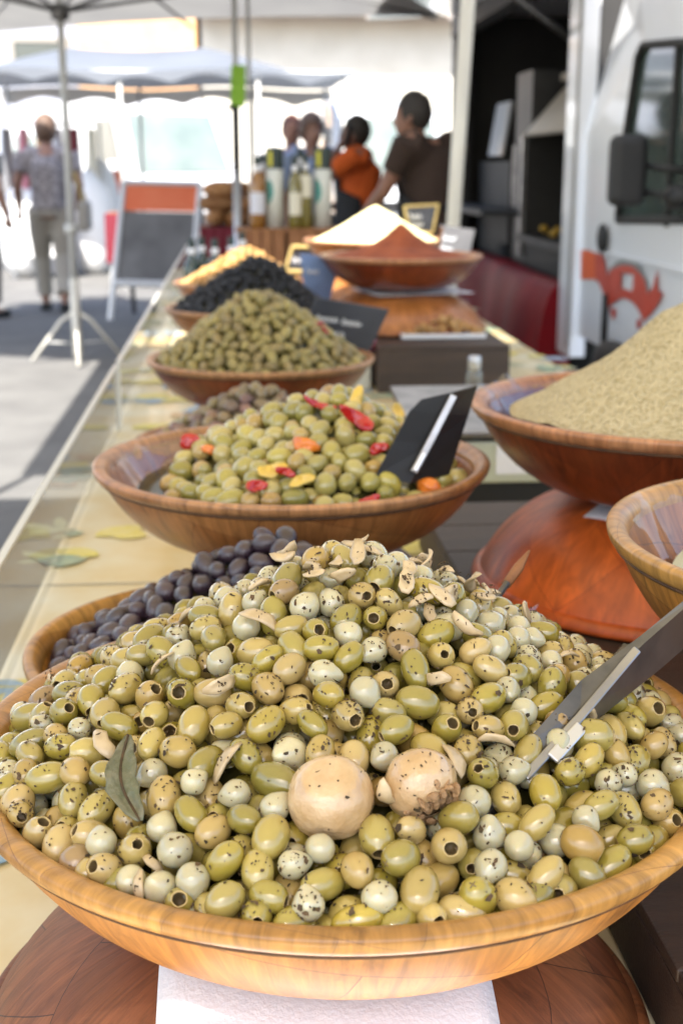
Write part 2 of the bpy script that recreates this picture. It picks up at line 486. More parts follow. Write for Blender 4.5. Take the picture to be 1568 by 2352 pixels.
M('olive_mixed_stuff', (0, 0, 0), (.1, .07, .05), sc=90, rough=.4, pal=[(.2, .18, .06), (.12, .06, .06)], island=True, rnd=.2)
M('olive_khaki', (0, 0, 0), (.22, .17, .07), sc=120, rough=.45, coat=.1, pal=[(.32, .27, .075), (.25, .21, .055), (.39, .33, .10), (.30, .24, .08), (.23, .165, .065), (.37, .32, .075)], rnd=.15, bump=.15, bsc=130)
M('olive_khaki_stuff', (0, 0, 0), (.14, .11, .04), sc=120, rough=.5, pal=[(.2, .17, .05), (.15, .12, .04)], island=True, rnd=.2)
M('olive_black', (.010, .010, .012), (.018, .017, .02), sc=80, rough=.42, rnd=.3, bump=.6, bsc=140)
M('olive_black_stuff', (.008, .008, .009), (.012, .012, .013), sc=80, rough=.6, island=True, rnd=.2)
M('nut', (0, 0, 0), (.34, .17, .05), sc=60, rough=.55, pal=[(.56, .34, .12), (.48, .26, .08), (.62, .42, .18)], rnd=.15)
M('nut_stuff', (.36, .2, .07), (.42, .25, .1), sc=60, rough=.6, island=True, rnd=.15)
M('pepper_red', (.48, .018, .015), (.36, .01, .01), sc=40, rough=.22, coat=.5)
M('pepper_orange', (.72, .20, .02), (.62, .16, .02), sc=40, rough=.25, coat=.4)
M('pepper_yellow', (.70, .46, .06), (.64, .5, .16), sc=40, rough=.3, coat=.3)
M('chili', (.40, .02, .04), rough=.25, coat=.4)
M('gap_shade', (.03, .028, .008), rough=.15)  # near-black heap core, paints shade into the gaps between fruit
M_wood('wood_honey', (.56, .255, .050), (.42, .165, .030), (.18, .07, .018), bw=.15, rh=.085, rot=.3, rough=.48, coat=.08)
M_wood('wood_honey_rim', (.60, .33, .09), (.45, .22, .05), (.30, .14, .045), bw=.085, rh=.05, rot=.25, grain=(90, 14, 14), mort=.0003)
M_wood('wood_brown', (.50, .215, .065), (.40, .15, .042), (.18, .06, .02), bw=.12, rh=.06, rot=.4)
M_wood('wood_brown_rim', (.58, .30, .13), (.48, .22, .08), (.12, .04, .015), bw=.09, rh=.05, rot=.2, grain=(90, 18, 14), mort=.0003)
M_wood('wood_red', (.27, .055, .013), (.17, .03, .008), (.10, .02, .006), bw=.11, rh=.08, rot=.55)
M_wood('wood_orange', (.86, .19, .030), (.66, .11, .014), (.42, .07, .014), bw=.15, rh=.10, rot=.7, rough=.42, coat=.12, grain=(40, 16, 10), stain=.35)
M_wood('wood_peach_rim', (.62, .30, .14), (.52, .22, .09), (.3, .1, .04), bw=.05, rh=.05, rot=.0, grain=(120, 18, 14))
M_wood('wood_worn', (.32, .12, .045), (.22, .068, .025), (.06, .02, .01), bw=.12, rh=.09, rot=.9, rough=.5, coat=.05, grain=(150, 16, 14))
M_wood('wood_amber', (.55, .21, .055), (.46, .15, .035), (.2, .06, .02), bw=.16, rh=.1, rot=.5)
M_thin('plexi', (.97, .985, .97), base=.03, gloss=1.0, rough=.010, dirt=.07, ior=1.9)
M_thin('film', (.98, .98, .98), base=.0, gloss=.13, rough=.035, bump=.1, bsc=25, dirt=.0)
M_thin('clear_glass', (.93, .96, .94), base=.06, gloss=.9, rough=.03, dirt=.05)
m = MATS

# ------------------------------------------------------------------ ground and buildings
def plane_grid(x0, x1, y0, y1, z, name, mat):
    return MB().add([(x0, y0, z), (x1, y0, z), (x1, y1, z), (x0, y1, z)], [(0, 1, 2, 3)]).build(name, mat)
tag(plane_grid(-300, 300, -300, 300, 0, 'ground', m['asphalt']), kind='structure')

def building(name, label, x0, x1, Y, h, wall, wins, depth=8, eave=None, extra=None):
    b = empty(name, ((x0+x1)/2, Y, 0), 0, label, 'building')
    ox = (x0+x1)/2
    MB().bbox((x0-ox, 0, 0), (x1-ox, depth, h)).build('wall', m[wall], b)
    if eave:
        mb = MB(); mb.slab([(x0-ox-.3, -.9, eave), (x1-ox+.3, -.9, eave), (x1-ox+.3, 2.6, eave+1.1), (x0-ox-.3, 2.6, eave+1.1)], .14)
        mb.build('roof', m['roof_tile'], b)
    for (wx, wz, ww, wh) in wins:
        w = MB().bbox((wx-ww/2, -.05, wz), (wx+ww/2, -.004, wz+wh)).build('window', m['glass_dark'], b)
        f = MB()
        for (a0, a1, c0, c1) in ((-ww/2-.1, -ww/2, 0, wh), (ww/2, ww/2+.1, 0, wh), (-ww/2-.1, ww/2+.1, wh, wh+.1), (-ww/2-.1, ww/2+.1, -.1, 0)):
            f.bbox((wx+a0, -.09, wz+c0), (wx+a1, -.003, wz+c1))
        f.build('window_frame', m['shutter'], w)
    return b
building('townhouse', 'sunlit cream townhouse with dark eaves behind the market', -.6, 12.5, 27, 9, 'plaster',
         [(4, 1.2, 1.1, 1.7)], eave=4.15)
building('ochre_house', 'orange rendered house behind the left market tent', -3.2, -.75, 29, 7, 'plaster_warm', [(.6, 5.0, .8, 1.2)], eave=6.4)
building('slate_house', 'blue grey house in shade seen above the tent roof', -7.5, -3.4, 31, 6.5, 'plaster_grey', [(1.2, 3.4, 1.1, .5), (-1, 4.6, .9, 1.1)], eave=5.6)
building('far_house', 'pale house at the far left end of the market street', -22, -8, 33, 8, 'plaster', [(-2, 1, 1, 1.6), (2, 1, 1, 1.6), (4.5, 4, 1, 1.5)], eave=6.6)
# small beige panel hung on the facade
o = MB().slab([at_y(775, 222, 20), at_y(866, 222, 20), at_y(866, 270, 20), at_y(775, 270, 20)], .04).build('sign_board', m['truck_panel'])
bp = at_y(820, 270, 20)
q = MB(); q.tube([(bp[0], bp[1]+.1, 0), (bp[0], bp[1]+.1, bp[2]+.3)], .04)
q.build('post', m['pole_grey'], o)
tag(o, 'plain beige brown board standing above the white van', 'board')

# ------------------------------------------------------------------ canopies that shade the stall
def canopy(name, label, x0, x1, y0, y1, z, posts, mat='canvas', rise=.35, valance=None):
    root = empty(name, ((x0+x1)/2, (y0+y1)/2, 0), 0, label, 'canopy')
    ox, oy = (x0+x1)/2, (y0+y1)/2
    n = 10
    vs, fs = [], []
    for j in range(n+1):
        for i in range(n+1):
            u, v = i/n, j/n
            e = min(u, 1-u, v, 1-v)*2
            vs.append((x0+(x1-x0)*u-ox, y0+(y1-y0)*v-oy, z+rise*e))
    for j in range(n):
        for i in range(n):
            a = j*(n+1)+i
            fs.append((a, a+1, a+n+2, a+n+1))
    MB().add(vs, fs).build('canvas_roof', m[mat], root, smooth=True)
    for (px, py, r) in posts:
        MB().tube([(px-ox, py-oy, 0), (px-ox, py-oy, z-.01)], r, 12).build('post', m['pole_grey'], root)
    fr = [(x0, y0), (x1, y0), (x1, y1), (x0, y1)]
    for a, b in zip(fr, fr[1:]+fr[:1]):
        MB().tube([(a[0]-ox, a[1]-oy, z-.03), (b[0]-ox, b[1]-oy, z-.03)], .018, 8).build('frame_bar', m['pole_grey'], root)
    return root
canopy('stall_canopy', 'cream canvas canopy over the olive stall, nearer of the two', -2.6, 1.9, -.56, 3.18, 2.3, [(1.85, -.6, .02), (1.85, 3.1, .02), (-2.55, -.6, .02), (-2.55, 3.1, .02)])
canopy('stall_canopy', 'white canvas canopy over the far half of the long stall', -1.48, 1.72, 3.62, 8.3, 2.3, [(1.68, 3.7, .02), (-1.44, 3.66, .02)], mat='canvas_white')

# ------------------------------------------------------------------ the long table, its cloth and the clear guard
TZ = .67
TX0, TX1, TY0, TY1 = -.30, .98, .12, 8.0
tb = empty('market_table', (.34, 4, 0), 0, 'long trestle table carrying the olive bowls', 'table')
MB().bbox((TX0+.02-.34, TY0+.02-4, TZ-.045), (TX1-.02-.34, TY1-.02-4, TZ-.006)).build('table_top', m['crate_wood'], tb)
for yy in (.4, 2.6, 2.9, 5.2, 5.5, 7.6):
    for xx in (-.2, .85):
        MB().tube([(xx-.34, yy-4, 0), (xx-.34, yy-4, TZ-.04)], .018, 8).build('leg', m['pole_grey'], tb)
cl = MB()
ny = 60
vs, fs = [], []
xs = [TX0-.012, TX0-.010, TX0, TX0+.01, -.1, .2, .5, .8, TX1, TX1+.01]
for j in range(ny+1):
    y = TY0+(TY1-TY0)*j/ny
    for i, x in enumerate(xs):
        z = TZ + .0008*math.sin(y*23+x*9)
        dx = 0
        if i == 0: z = .28; dx = -.03 - .025*math.sin(y*9)
        if i == 1: z = TZ-.05; dx = -.008*math.sin(y*9)
        if i == 2: z = TZ-.004
        if i == len(xs)-1: z = TZ-.30
        vs.append((x+dx, y, z))
nx = len(xs)
for j in range(ny):
    for i in range(nx-1):
        a = j*nx+i
        fs.append((a, a+1, a+nx+1, a+nx))
cl.add(vs, fs)
cloth = cl.build('tablecloth', m['cloth'], None, smooth=True)
tag(cloth, 'yellow vinyl tablecloth printed with lemons and olive sprigs on the long table', 'tablecloth')

def leafpoly(cx, cy, L, w, a, z, n=8):
    P = []
    for k in range(n):
        t = k/(n-1)
        P.append((t*L, w*math.sin(math.pi*t)**.8))
    for k in range(n-2, 0, -1):
        t = k/(n-1)
        P.append((t*L, -w*math.sin(math.pi*t)**.8))
    ca, sa = math.cos(a), math.sin(a)
    return [(cx+x*ca-y*sa, cy+x*sa+y*ca, z) for x, y in P]
rr = random.Random(5)
prn = {'leaf_print_green': MB(), 'leaf_print_blue': MB(), 'lemon_print': MB(), 'line_print': MB(), 'blossom_print': MB()}
PZ = TZ+.0026
def motif(x, y, s=1.0):
    k = rr.random()
    if k < .55:
        for _ in range(rr.randint(1, 2)):
            a = rr.random()*6.28
            prn['lemon_print'].add(leafpoly(x+rr.uniform(-.03, .03), y+rr.uniform(-.03, .03), rr.uniform(.07, .11)*s, .032*s, a, PZ+rr.random()*.0004), [tuple(range(14))])
    else:
        a = rr.random()*6.28
        prn['blossom_print'].add(leafpoly(x, y, .11*s, .035*s, a, PZ+rr.random()*.0004), [tuple(range(14))])
    a0 = rr.random()*6.28
    c = 'leaf_print_green' if rr.random() < .55 else 'leaf_print_blue'
    for q in range(rr.randint(4, 7)):
        a = a0 + rr.uniform(-1.1, 1.1)
        d = .02+.012*q
        prn[c].add(leafpoly(x+math.cos(a0)*d*s, y+math.sin(a0)*d*s, rr.uniform(.055, .09)*s, .012*s, a, PZ+.0005+rr.random()*.0004), [tuple(range(14))])
yy = 1.05
while yy < 7.6:
    for xx in (-.2, .02, .25, .48, .7, .9):
        if rr.random() < .85: motif(xx+rr.uniform(-.05, .05), yy+rr.uniform(-.06, .06), rr.uniform(.8, 1.2))
    yy += .155
for y in (1.86, 2.62, 3.4):
    prn['line_print'].add([(TX0+.012, y, PZ-.0006), (TX1-.01, y+.01, PZ-.0006), (TX1-.01, y+.014, PZ-.0006), (TX0+.012, y+.004, PZ-.0006)], [(0, 1, 2, 3)])
for x in (.42,):
    prn['line_print'].add([(x, TY0+.01, PZ-.0009), (x+.004, TY0+.01, PZ-.0009), (x+.004, TY1-.01, PZ-.0009), (x, TY1-.01, PZ-.0009)], [(0, 1, 2, 3)])
for k, mt in (('leaf_print_green', 'print_green'), ('leaf_print_blue', 'print_blue'), ('lemon_print', 'print_yellow'), ('line_print', 'print_line'), ('blossom_print', 'print_orange')):
    tag(prn[k].build(k.replace('_green', '').replace('_blue', ''), m[mt], cloth), kind='stuff')

def guard(y0, y1, label):
    g = empty('clear_guard', (-.282, (y0+y1)/2, TZ), 0, label, 'guard')
    h = (y1-y0)/2
    zt = .152
    # one clear sheet (thin shell) + its visible cut edges
    MB().add([(0, -h, .002), (0, h, .002), (0, h, zt), (0, -h, zt)], [(0, 1, 2, 3)]).build('clear_sheet', m['plexi'], g)
    MB().bbox((-.005, -h, zt), (.005, h, zt+.005)).build('top_edge', m['edge_plexi'], g)
    MB().bbox((-.004, h, .002), (.004, h+.005, zt)).build('end_edge', m['edge_plexi'], g)
    MB().bbox((-.004, -h-.005, .002), (.004, -h, zt)).build('end_edge', m['edge_plexi'], g)
guard(.30, 3.02, 'clear plastic guard along the table edge beside the front bowls')
guard(3.08, 7.7, 'clear plastic guard along the far half of the table edge')

# ------------------------------------------------------------------ bowls
OUT = [(0, 0), (.36, 0), (.41, .012), (.51, .055), (.62, .13), (.73, .26), (.82, .42), (.89, .60), (.938, .77), (.958, .865)]
INN = [(.915, .865), (.895, .79), (.85, .63), (.78, .46), (.69, .31), (.58, .19), (.47, .12), (.36, .08), (0, .07)]
RIM = [(.915, .862), (.968, .862), (.984, .885), (.995, .92), (1.0, .955), (1.0, .98), (.988, .998), (.965, 1.0), (.945, .985), (.928, .95), (.918, .91), (.915, .862)]
def resample(P, k):
    out = []
    for a, b in zip(P, P[1:]):
        for i in range(k): out.append((a[0]+(b[0]-a[0])*i/k, a[1]+(b[1]-a[1])*i/k))
    out.append(P[-1])
    return out
def smoothp(P, it=2):
    for _ in range(it):
        Q = [P[0]]
        for a, b in zip(P, P[1:]):
            Q += [(a[0]*.75+b[0]*.25, a[1]*.75+b[1]*.25), (a[0]*.25+b[0]*.75, a[1]*.25+b[1]*.75)]
        Q.append(P[-1]); P = Q
    return P
_bowlmesh = {}
_seam = {}
def bowl(label, cx, cy, zrim, R, D, wood, rim, inv=False, tilt=(0, 0), spin=0, n=96, name='wooden_bowl', group='round wooden bowls of the stall'):
    """a bowl whose rim lies at zrim; inverted: its rim rests at zrim"""
    key = (R, D, wood, rim, n)
    if key not in _bowlmesh:
        b = MB()
        b.lathe([(r*R, z*D) for r, z in smoothp(OUT, 1)], n, uvr=R*.8)
        b.lathe([(r*R, z*D) for r, z in smoothp(INN, 1)], n, uvr=R*.8)
        me = b.mesh('body', m[wood], True)
        r = MB().lathe([(q*R, z*D) for q, z in smoothp(RIM, 1)], n, uvr=R)
        _bowlmesh[key] = (me, r.mesh('rim', m[rim], True))
    me, rm = _bowlmesh[key]
    e = empty(name, (cx, cy, zrim if inv else zrim-D), 0, label, 'bowl', group)
    if inv:
        e.location = (cx, cy, zrim+D)
        e.rotation_euler = (math.pi+tilt[0], tilt[1], spin)
    else:
        e.rotation_euler = (tilt[0], tilt[1], spin)
    link('body', me, e); link('rim', rm, e)
    if not inv and (R, D) not in _seam:
        _seam[(R, D)] = MB().lathe([(.952*R, .832*D), (.964*R, .838*D), (.971*R, .850*D), (.971*R, .8625*D), (.958*R, .864*D)], n, uvr=R).mesh('seam', m['seam_dark'], True)
    if not inv: link('seam', _seam[(R, D)], e)
    return e

B1 = (.069, .832, .895, .256)
BK = (-.009, 1.225, .815, .206)
B2 = (.063, 1.575, .922, .243)
BX = (.010, 2.32, .795, .20)
B3 = (.046, 2.75, .882, .24)
B4 = (.035, 3.70, .89, .24)
B5 = (.010, 4.40, .90, .22)
BT = (.545, 1.565, .988, .26)
BR = (.51, .957, .990, .22)
BP = (.486, 3.92, 1.016, .242)
BF = (.470, 4.50, 1.03, .245)
bowl('large honey wood bowl heaped with herbed green olives and onions at the front', *B1, .115, 'wood_honey', 'wood_honey_rim', n=128, spin=.5)
bowl('worn red brown wooden bowl turned upside down under the front bowl', B1[0]-.024, B1[1]-.01, TZ+.004, .240, .104, 'wood_worn', 'wood_worn', True, n=128)
bowl('wooden bowl of purple black olives just behind the front bowl', *BK, .14, 'wood_honey', 'wood_honey_rim', spin=2)
bowl('brown wooden bowl of big green olives with peppers and a black scraper', *B2, .108, 'wood_brown', 'wood_brown_rim', spin=1)
bowl('brown bowl turned upside down under the bowl of olives with peppers', B2[0]+.02, B2[1]+.03, TZ+.004, .19, .138, 'wood_worn', 'wood_worn', True)
bowl('wooden bowl of mixed pink and green olives behind the pepper olives', *BX, .12, 'wood_brown', 'wood_brown_rim', spin=3)
bowl('red brown wooden bowl heaped with small khaki olives', *B3, .105, 'wood_red', 'wood_brown_rim', spin=4)
bowl('red brown bowl turned upside down under the khaki olives', B3[0], B3[1], TZ+.004, .2, .1, 'wood_red', 'wood_red', True)
bowl('wooden bowl heaped with wrinkled black olives', *B4, .105, 'wood_brown', 'wood_brown_rim', spin=5)
bowl('brown bowl turned upside down under the black olives', B4[0], B4[1], TZ+.004, .2, .105, 'wood_brown', 'wood_brown_rim', True)
bowl('wooden bowl of sunlit golden nuts behind the black olives', *B5, .105, 'wood_amber', 'wood_peach_rim', spin=1)
bowl('brown bowl turned upside down under the golden nuts', B5[0], B5[1], TZ+.004, .18, .115, 'wood_brown', 'wood_brown_rim', True)
bowl('glossy red brown bowl holding the mound of green olive paste', *BT, .12, 'wood_red', 'wood_peach_rim', spin=2.3, n=128)
bowl('bright orange stained bowl turned upside down under the olive paste bowl', BT[0]+.012, BT[1]+.024, .747, .26, .119, 'wood_orange', 'wood_orange', True, tilt=(0, 0), spin=1.0, n=128)
bowl('small wooden bowl lined with clear film holding pale cream at the right edge', *BR, .12, 'wood_honey', 'wood_honey_rim', spin=2.9, n=128)
bowl('brown bowl turned upside down under the cream bowl at the right edge', BR[0], BR[1], .745, .17, .122, 'wood_brown', 'wood_brown_rim', True)
bowl('amber wooden bowl of red brown spice powder', *BP, .104, 'wood_red', 'wood_peach_rim', spin=.3)
bowl('orange wood bowl turned upside down beneath the spice bowl', BP[0], BP[1], .803, .255, .104, 'wood_amber', 'wood_amber', True)
bowl('orange wood bowl holding the bright sunlit flour mound', *BF, .104, 'wood_amber', 'wood_peach_rim', spin=.8)
bowl('bowl turned upside down beneath the flour bowl', BF[0], BF[1], .822, .24, .104, 'wood_brown', 'wood_brown_rim', True)

# crates carrying the raised bowls
def crate(label, x0, x1, y0, y1, z1, name='dark_crate'):
    e = empty(name, ((x0+x1)/2, (y0+y1)/2, TZ+.003), 0, label, 'crate', 'dark wooden crates under raised bowls')
    w, d, h = (x1-x0)/2, (y1-y0)/2, z1-TZ-.003
    for a, b_, nm in (((-w, -d, 0), (w, -d+.012, h-.012), 'side_board'), ((-w, d-.012, 0), (w, d, h-.012), 'side_board'), ((-w, -d+.0125, 0), (-w+.012, d-.0125, h-.012), 'side_board'), ((w-.012, -d+.0125, 0), (w, d-.0125, h-.012), 'side_board')):
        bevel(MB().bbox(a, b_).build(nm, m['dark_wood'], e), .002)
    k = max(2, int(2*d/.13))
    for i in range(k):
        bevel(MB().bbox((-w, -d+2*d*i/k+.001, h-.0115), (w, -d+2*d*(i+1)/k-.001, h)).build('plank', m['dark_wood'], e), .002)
    return e
crate('dark wooden crate under the orange stained upturned bowl', .285, .95, 1.06, 2.02, .745)
crate('dark wooden crate beside the front bowl at the bottom edge', .288, .95, .16, 1.055, .742)
crate('dark brown crate under the spice bowl with a nut tray on it', .375, .735, 3.50, 4.23, .798)
crate('dark crate under the flour bowl behind the spices', .24, .70, 4.25, 4.80, .818)
# napkins between bowls
def napkin(label, cx, cy, z, s, rot, droop=.0, dome=None):
    n = 14
    vs, fs = [], []
    for j in range(n+1):
        for i in range(n+1):
            u, v = (i/n-.5)*s[0], (j/n-.5)*s[1]
            x, y = u*math.cos(rot)-v*math.sin(rot), u*math.sin(rot)+v*math.cos(rot)
            d = math.hypot(u, v)
            zz = z-droop*max(0, d-.10)**1.3
            if dome:
                rr_ = math.hypot(cx+x-dome[0], cy+y-dome[1])/dome[3]
                zz = dome[2]-float(np.interp(rr_, [q[0] for q in OUT], [q[1] for q in OUT]))*dome[4]+.0016
            vs.append((cx+x, cy+y, zz+.0005*math.sin(u*60)*math.sin(v*50)))
    for j in range(n):
        for i in range(n):
            a = j*(n+1)+i; fs.append((a, a+1, a+n+2, a+n+1))
    o = MB().add(vs, fs).build('paper_napkin', m['paper'], None, True)
    md = o.modifiers.new('thick', 'SOLIDIFY'); md.thickness = .0006
    tag(o, label, 'napkin', 'white paper napkins between stacked bowls')
napkin('white paper napkin sticking out under the front bowl', B1[0]-.022, B1[1]-.06, .7785, (.212, .32), 0, dome=(B1[0]-.024, B1[1]-.01, TZ+.004+.104, .240, .104))
napkin('white paper napkin hanging over the orange upturned bowl', BT[0]-.005, BT[1]-.055, .8685, (.175, .175), .70, dome=(BT[0]+.012, BT[1]+.024, .747+.119, .26, .119))
napkin('white paper under the red brown spice bowl', BP[0]+.03, BP[1], .9085, (.30, .26), .25, droop=.0)

# ------------------------------------------------------------------ heaps: packing
def fib_dirs(n):
    i = np.arange(n)+.5
    ph = np.arccos(1-2*i/n); th = math.pi*(1+5**.5)*i
    return np.stack([np.cos(th)*np.sin(ph), np.sin(th)*np.sin(ph), np.cos(ph)], 1)

def bowl_limit(spec, D):
    zs = np.array([z for r, z in INN[::-1]]); rs = np.array([r for r, z in INN[::-1]])
    zs = np.append(zs, [1.0, 1.2]); rs = np.append(rs, [.94, 1.25])
    return lambda z, r: np.interp((z-(spec[2]-D))/D, zs, rs)*spec[3] - r*.92
def pack(surf, cx, cy, R, kinds, rng, layers=3, darts=9000, obstacles=(), fill=.92, jit=.15, limit=None, mask=None):
    """surf(x,y) -> height; kinds(x,y,rng)->(kind, radius). Returns positions, radii, kinds, normals, layer"""
    P = np.zeros((4000, 3)); Rr = np.zeros(4000); K = []; NR = np.zeros((4000, 3)); LY = []
    n = 0
    for (p, r) in obstacles:
        P[n] = p; Rr[n] = r; K.append('obstacle'); LY.append(-1); n += 1
    e = .004
    for lay in range(layers):
        for d in range(int(darts*(1 if lay == 0 else .6))):
            a = rng.random()*2*math.pi; q = R*math.sqrt(rng.random())
            x, y = cx+q*math.cos(a), cy+q*math.sin(a)
            if mask is not None and not mask(x, y): continue
            k, r = kinds(x, y, rng)
            z0 = surf(x, y)
            nx, ny = -(surf(x+e, y)-surf(x-e, y))/(2*e), -(surf(x, y+e)-surf(x, y-e))/(2*e)
            nv = np.array([nx, ny, 1.0]); nv /= np.linalg.norm(nv)
            dep = r*(.9+rng.normal()*jit) + lay*r*1.15
            p = np.array([x, y, z0]) - nv*dep
            if n:
                dd = np.sqrt(((P[:n]-p)**2).sum(1))
                if (dd < fill*(Rr[:n]+r)*(1 if lay == 0 else .9)).any(): continue
            P[n] = p; Rr[n] = r; NR[n] = nv; K.append(k); LY.append(lay); n += 1
            if n >= 3990: break
    no = len(obstacles)
    # relax overlaps a little
    Q = P[:n].copy(); rad = Rr[:n]
    for it in range(14):
        D = Q[:, None, :]-Q[None, :, :]
        dist = np.sqrt((D**2).sum(2))+np.eye(n)
        ov = np.clip(.97*(rad[:, None]+rad[None, :])-dist, 0, None)*(1-np.eye(n))
        mv = (D/dist[..., None]*ov[..., None]).sum(1)*.22
        if no: mv[:no] = 0
        Q += mv
    Q, rad, K, NR, LY = Q[no:], rad[no:], K[no:], NR[no:n], LY[no:]
    if limit is not None:
        d = Q[:, :2]-np.array([cx, cy]); rr_ = np.linalg.norm(d, axis=1)+1e-9
        lim = limit(Q[:, 2], rad)
        sc_ = np.minimum(1, np.maximum(lim, .001)/rr_)
        Q[:, :2] = np.array([cx, cy])+d*sc_[:, None]
        keep = [i for i in range(len(K)) if lim[i] > 0 and (sc_[i] > .9 or LY[i] == 0)]
        Q, rad, K, NR, LY = Q[keep], rad[keep], [K[i] for i in keep], NR[keep], [LY[i] for i in keep]
    return Q, rad, K, NR, LY

def visible(Q, rad, S=.5):
    """pixels each ball shows from the camera (own heap only)"""
    Wd, Hd = int(1568*S), int(2352*S)
    zb = np.full((Hd, Wd), 1e9); ib = np.full((Hd, Wd), -1, int)
    for i, (p, r) in enumerate(zip(Q, rad)):
        x, y, z = project(p)
        pr = FPX*r/z*S
        x *= S; y *= S
        x0, x1, y0, y1 = int(max(0, x-pr)), int(min(Wd-1, x+pr))+1, int(max(0, y-pr)), int(min(Hd-1, y+pr))+1
        if x1 <= x0 or y1 <= y0: continue
        gy, gx = np.mgrid[y0:y1, x0:x1]
        q = ((gx-x)**2+(gy-y)**2)/max(pr*pr, 1e-6)
        dep = z-r*np.sqrt(np.clip(1-q, 0, 1))
        sub = zb[y0:y1, x0:x1]
        mk = (q < 1) & (dep < sub)
        sub[mk] = dep[mk]
        ib[y0:y1, x0:x1][mk] = i
    return np.bincount(ib[ib >= 0], minlength=len(Q))

def regions(Q):
    """nine words for where on its heap each fruit lies, as seen from the front"""
    xy = np.array([project(p)[:2] for p in Q])
    a, b = np.percentile(xy, 33, axis=0), np.percentile(xy, 67, axis=0)
    out = []
    for x, y in xy:
        r = 0 if y < a[1] else (1 if y < b[1] else 2)
        c = 0 if x < a[0] else (1 if x < b[0] else 2)
        out.append((('on the upper left slope', 'around the peak', 'on the upper right slope'), ('on the left flank', 'in the middle', 'on the right flank'), ('low at the left', 'low at the front', 'low at the right'))[r][c])
    return out
def rand_rot(nv, rng, flat=.6, toward=None, prob=0):
    """rotation whose Z is the long axis, biased to lie along the slope"""
    a = rng.normal(size=3)
    if toward is not None and rng.random() < prob:
        a = np.array(toward)+rng.normal(size=3)*.45
    else:
        a = a - nv*(a @ nv)*flat
    a /= np.linalg.norm(a)
    q = Vector(a).to_track_quat('Z', 'Y').to_matrix()
    return q @ Matrix.Rotation(rng.random()*6.28, 3, 'Z')

# ---- fruit meshes (long axis Z)
def wobble(mb, amp, freq, seed):
    r = np.random.default_rng(seed)
    V = np.array(mb.v)
    ks = r.normal(size=(5, 3))*freq; ph = r.random(5)*6.28
    s = sum(np.sin(V @ k + p) for k, p in zip(ks, ph))/5
    nn = V/(np.linalg.norm(V, axis=1, keepdims=True)+1e-9)
    k2 = r.normal(size=(4, 3))*freq*2.6; p2 = r.random(4)*6.28
    s2 = sum(np.sin(V @ k + p) for k, p in zip(k2, p2))/4
    dn = r.normal(size=(3, 3)); dn /= np.linalg.norm(dn, axis=1)[:, None]
    dent = sum(np.exp(-((nn-q)**2).sum(1)/.10) for q in dn)
    mb.v = [tuple(p) for p in V+nn*(s*amp+s2*amp*.45-dent*amp*.9)[:, None]]
def olive_plain(L, w, seed, mats, n=18, mm=12, tip=.0, wob=.055):
    mb = MB()
    prof = []
    for i in range(mm+1):
        t = math.pi*i/mm
        z = math.cos(t)
        r = math.sin(t)**.92
        r *= (1+.10*z*math.sin(seed*3.1))
        prof.append((max(r*w, 1e-5), z*L + (tip*L*max(0, z)**9)))
    mb.lathe(prof, n)
    wobble(mb, wob*w, 1.2/w, seed)
    me = mb.mesh('olive', mats, True)
    return me
def olive_pitted(L, w, seed, mats, n=20, mm=12, hole=.40, both=False):
    mb = MB()
    t0 = math.asin(min(.95, hole))
    rh = w*hole*.84
    zt = math.cos(t0)*L
    prof_in = [(1e-5, .1*L), (rh*.88, .14*L), (rh*.96, zt*.6), (rh, zt*.93)]
    prof_rim = [(rh, zt*.93), (rh*1.04, zt*1.0), (rh*1.12, zt*1.025), (w*hole*1.05, zt*1.0)]
    prof_o = [(w*hole*1.05, zt*1.0)]
    for i in range(1, mm+1):
        t = t0+.06+(math.pi-t0-.06)*i/mm
        prof_o.append((max(math.sin(t)**.92*w, 1e-5), math.cos(t)*L))
    mb.lathe(prof_in, n, mi=1); mb.lathe(prof_rim, n, mi=2); mb.lathe(prof_o, n, mi=0)
    # cross cut at the other end
    for a in (.3, 1.87):
        c, s_ = math.cos(a), math.sin(a)
        mb.box((0, 0, -L*.985), (w*.42, w*.055, L*.06), (0, 0, a), mi=1)
    rj = random.Random(seed)
    jag = [rj.uniform(.93, 1.07) for _ in range(n)]
    tear = rj.randrange(n)
    out_ = []
    for q, (x, y, z) in enumerate(mb.v):
        rr_ = math.hypot(x, y)
        if z > zt*.55 and rr_ < w*hole*1.13 and q < n*9:
            kq = q % n
            f_ = jag[kq]
            dz = .07*L*(jag[(kq*3) % n]-1) - (.08*L if (seed % 3 == 0 and (kq-tear) % n < 3) else 0)
            out_.append((x*f_, y*f_, z+dz))
        else: out_.append((x, y, z))
    mb.v = out_
    wobble(mb, .045*w, 1.2/w, seed)
    return mb.mesh('pitted_olive', mats, True)
def onion_mesh(r, seed):
    mb = MB()
    prof = []
    for i in range(13):
        t = math.pi*i/12
        z = math.cos(t); q = math.sin(t)
        zz = z*(1.0 if z < 0 else 1.02+.22*z**6)
        prof.append((max(q*r*(1-.08*max(0, z)), 1e-5), zz*r))
    mb.lathe(prof, 18); wobble(mb, .06*r, 1.0/r, seed)
    return mb.mesh('pearl_onion', m['onion'], True)
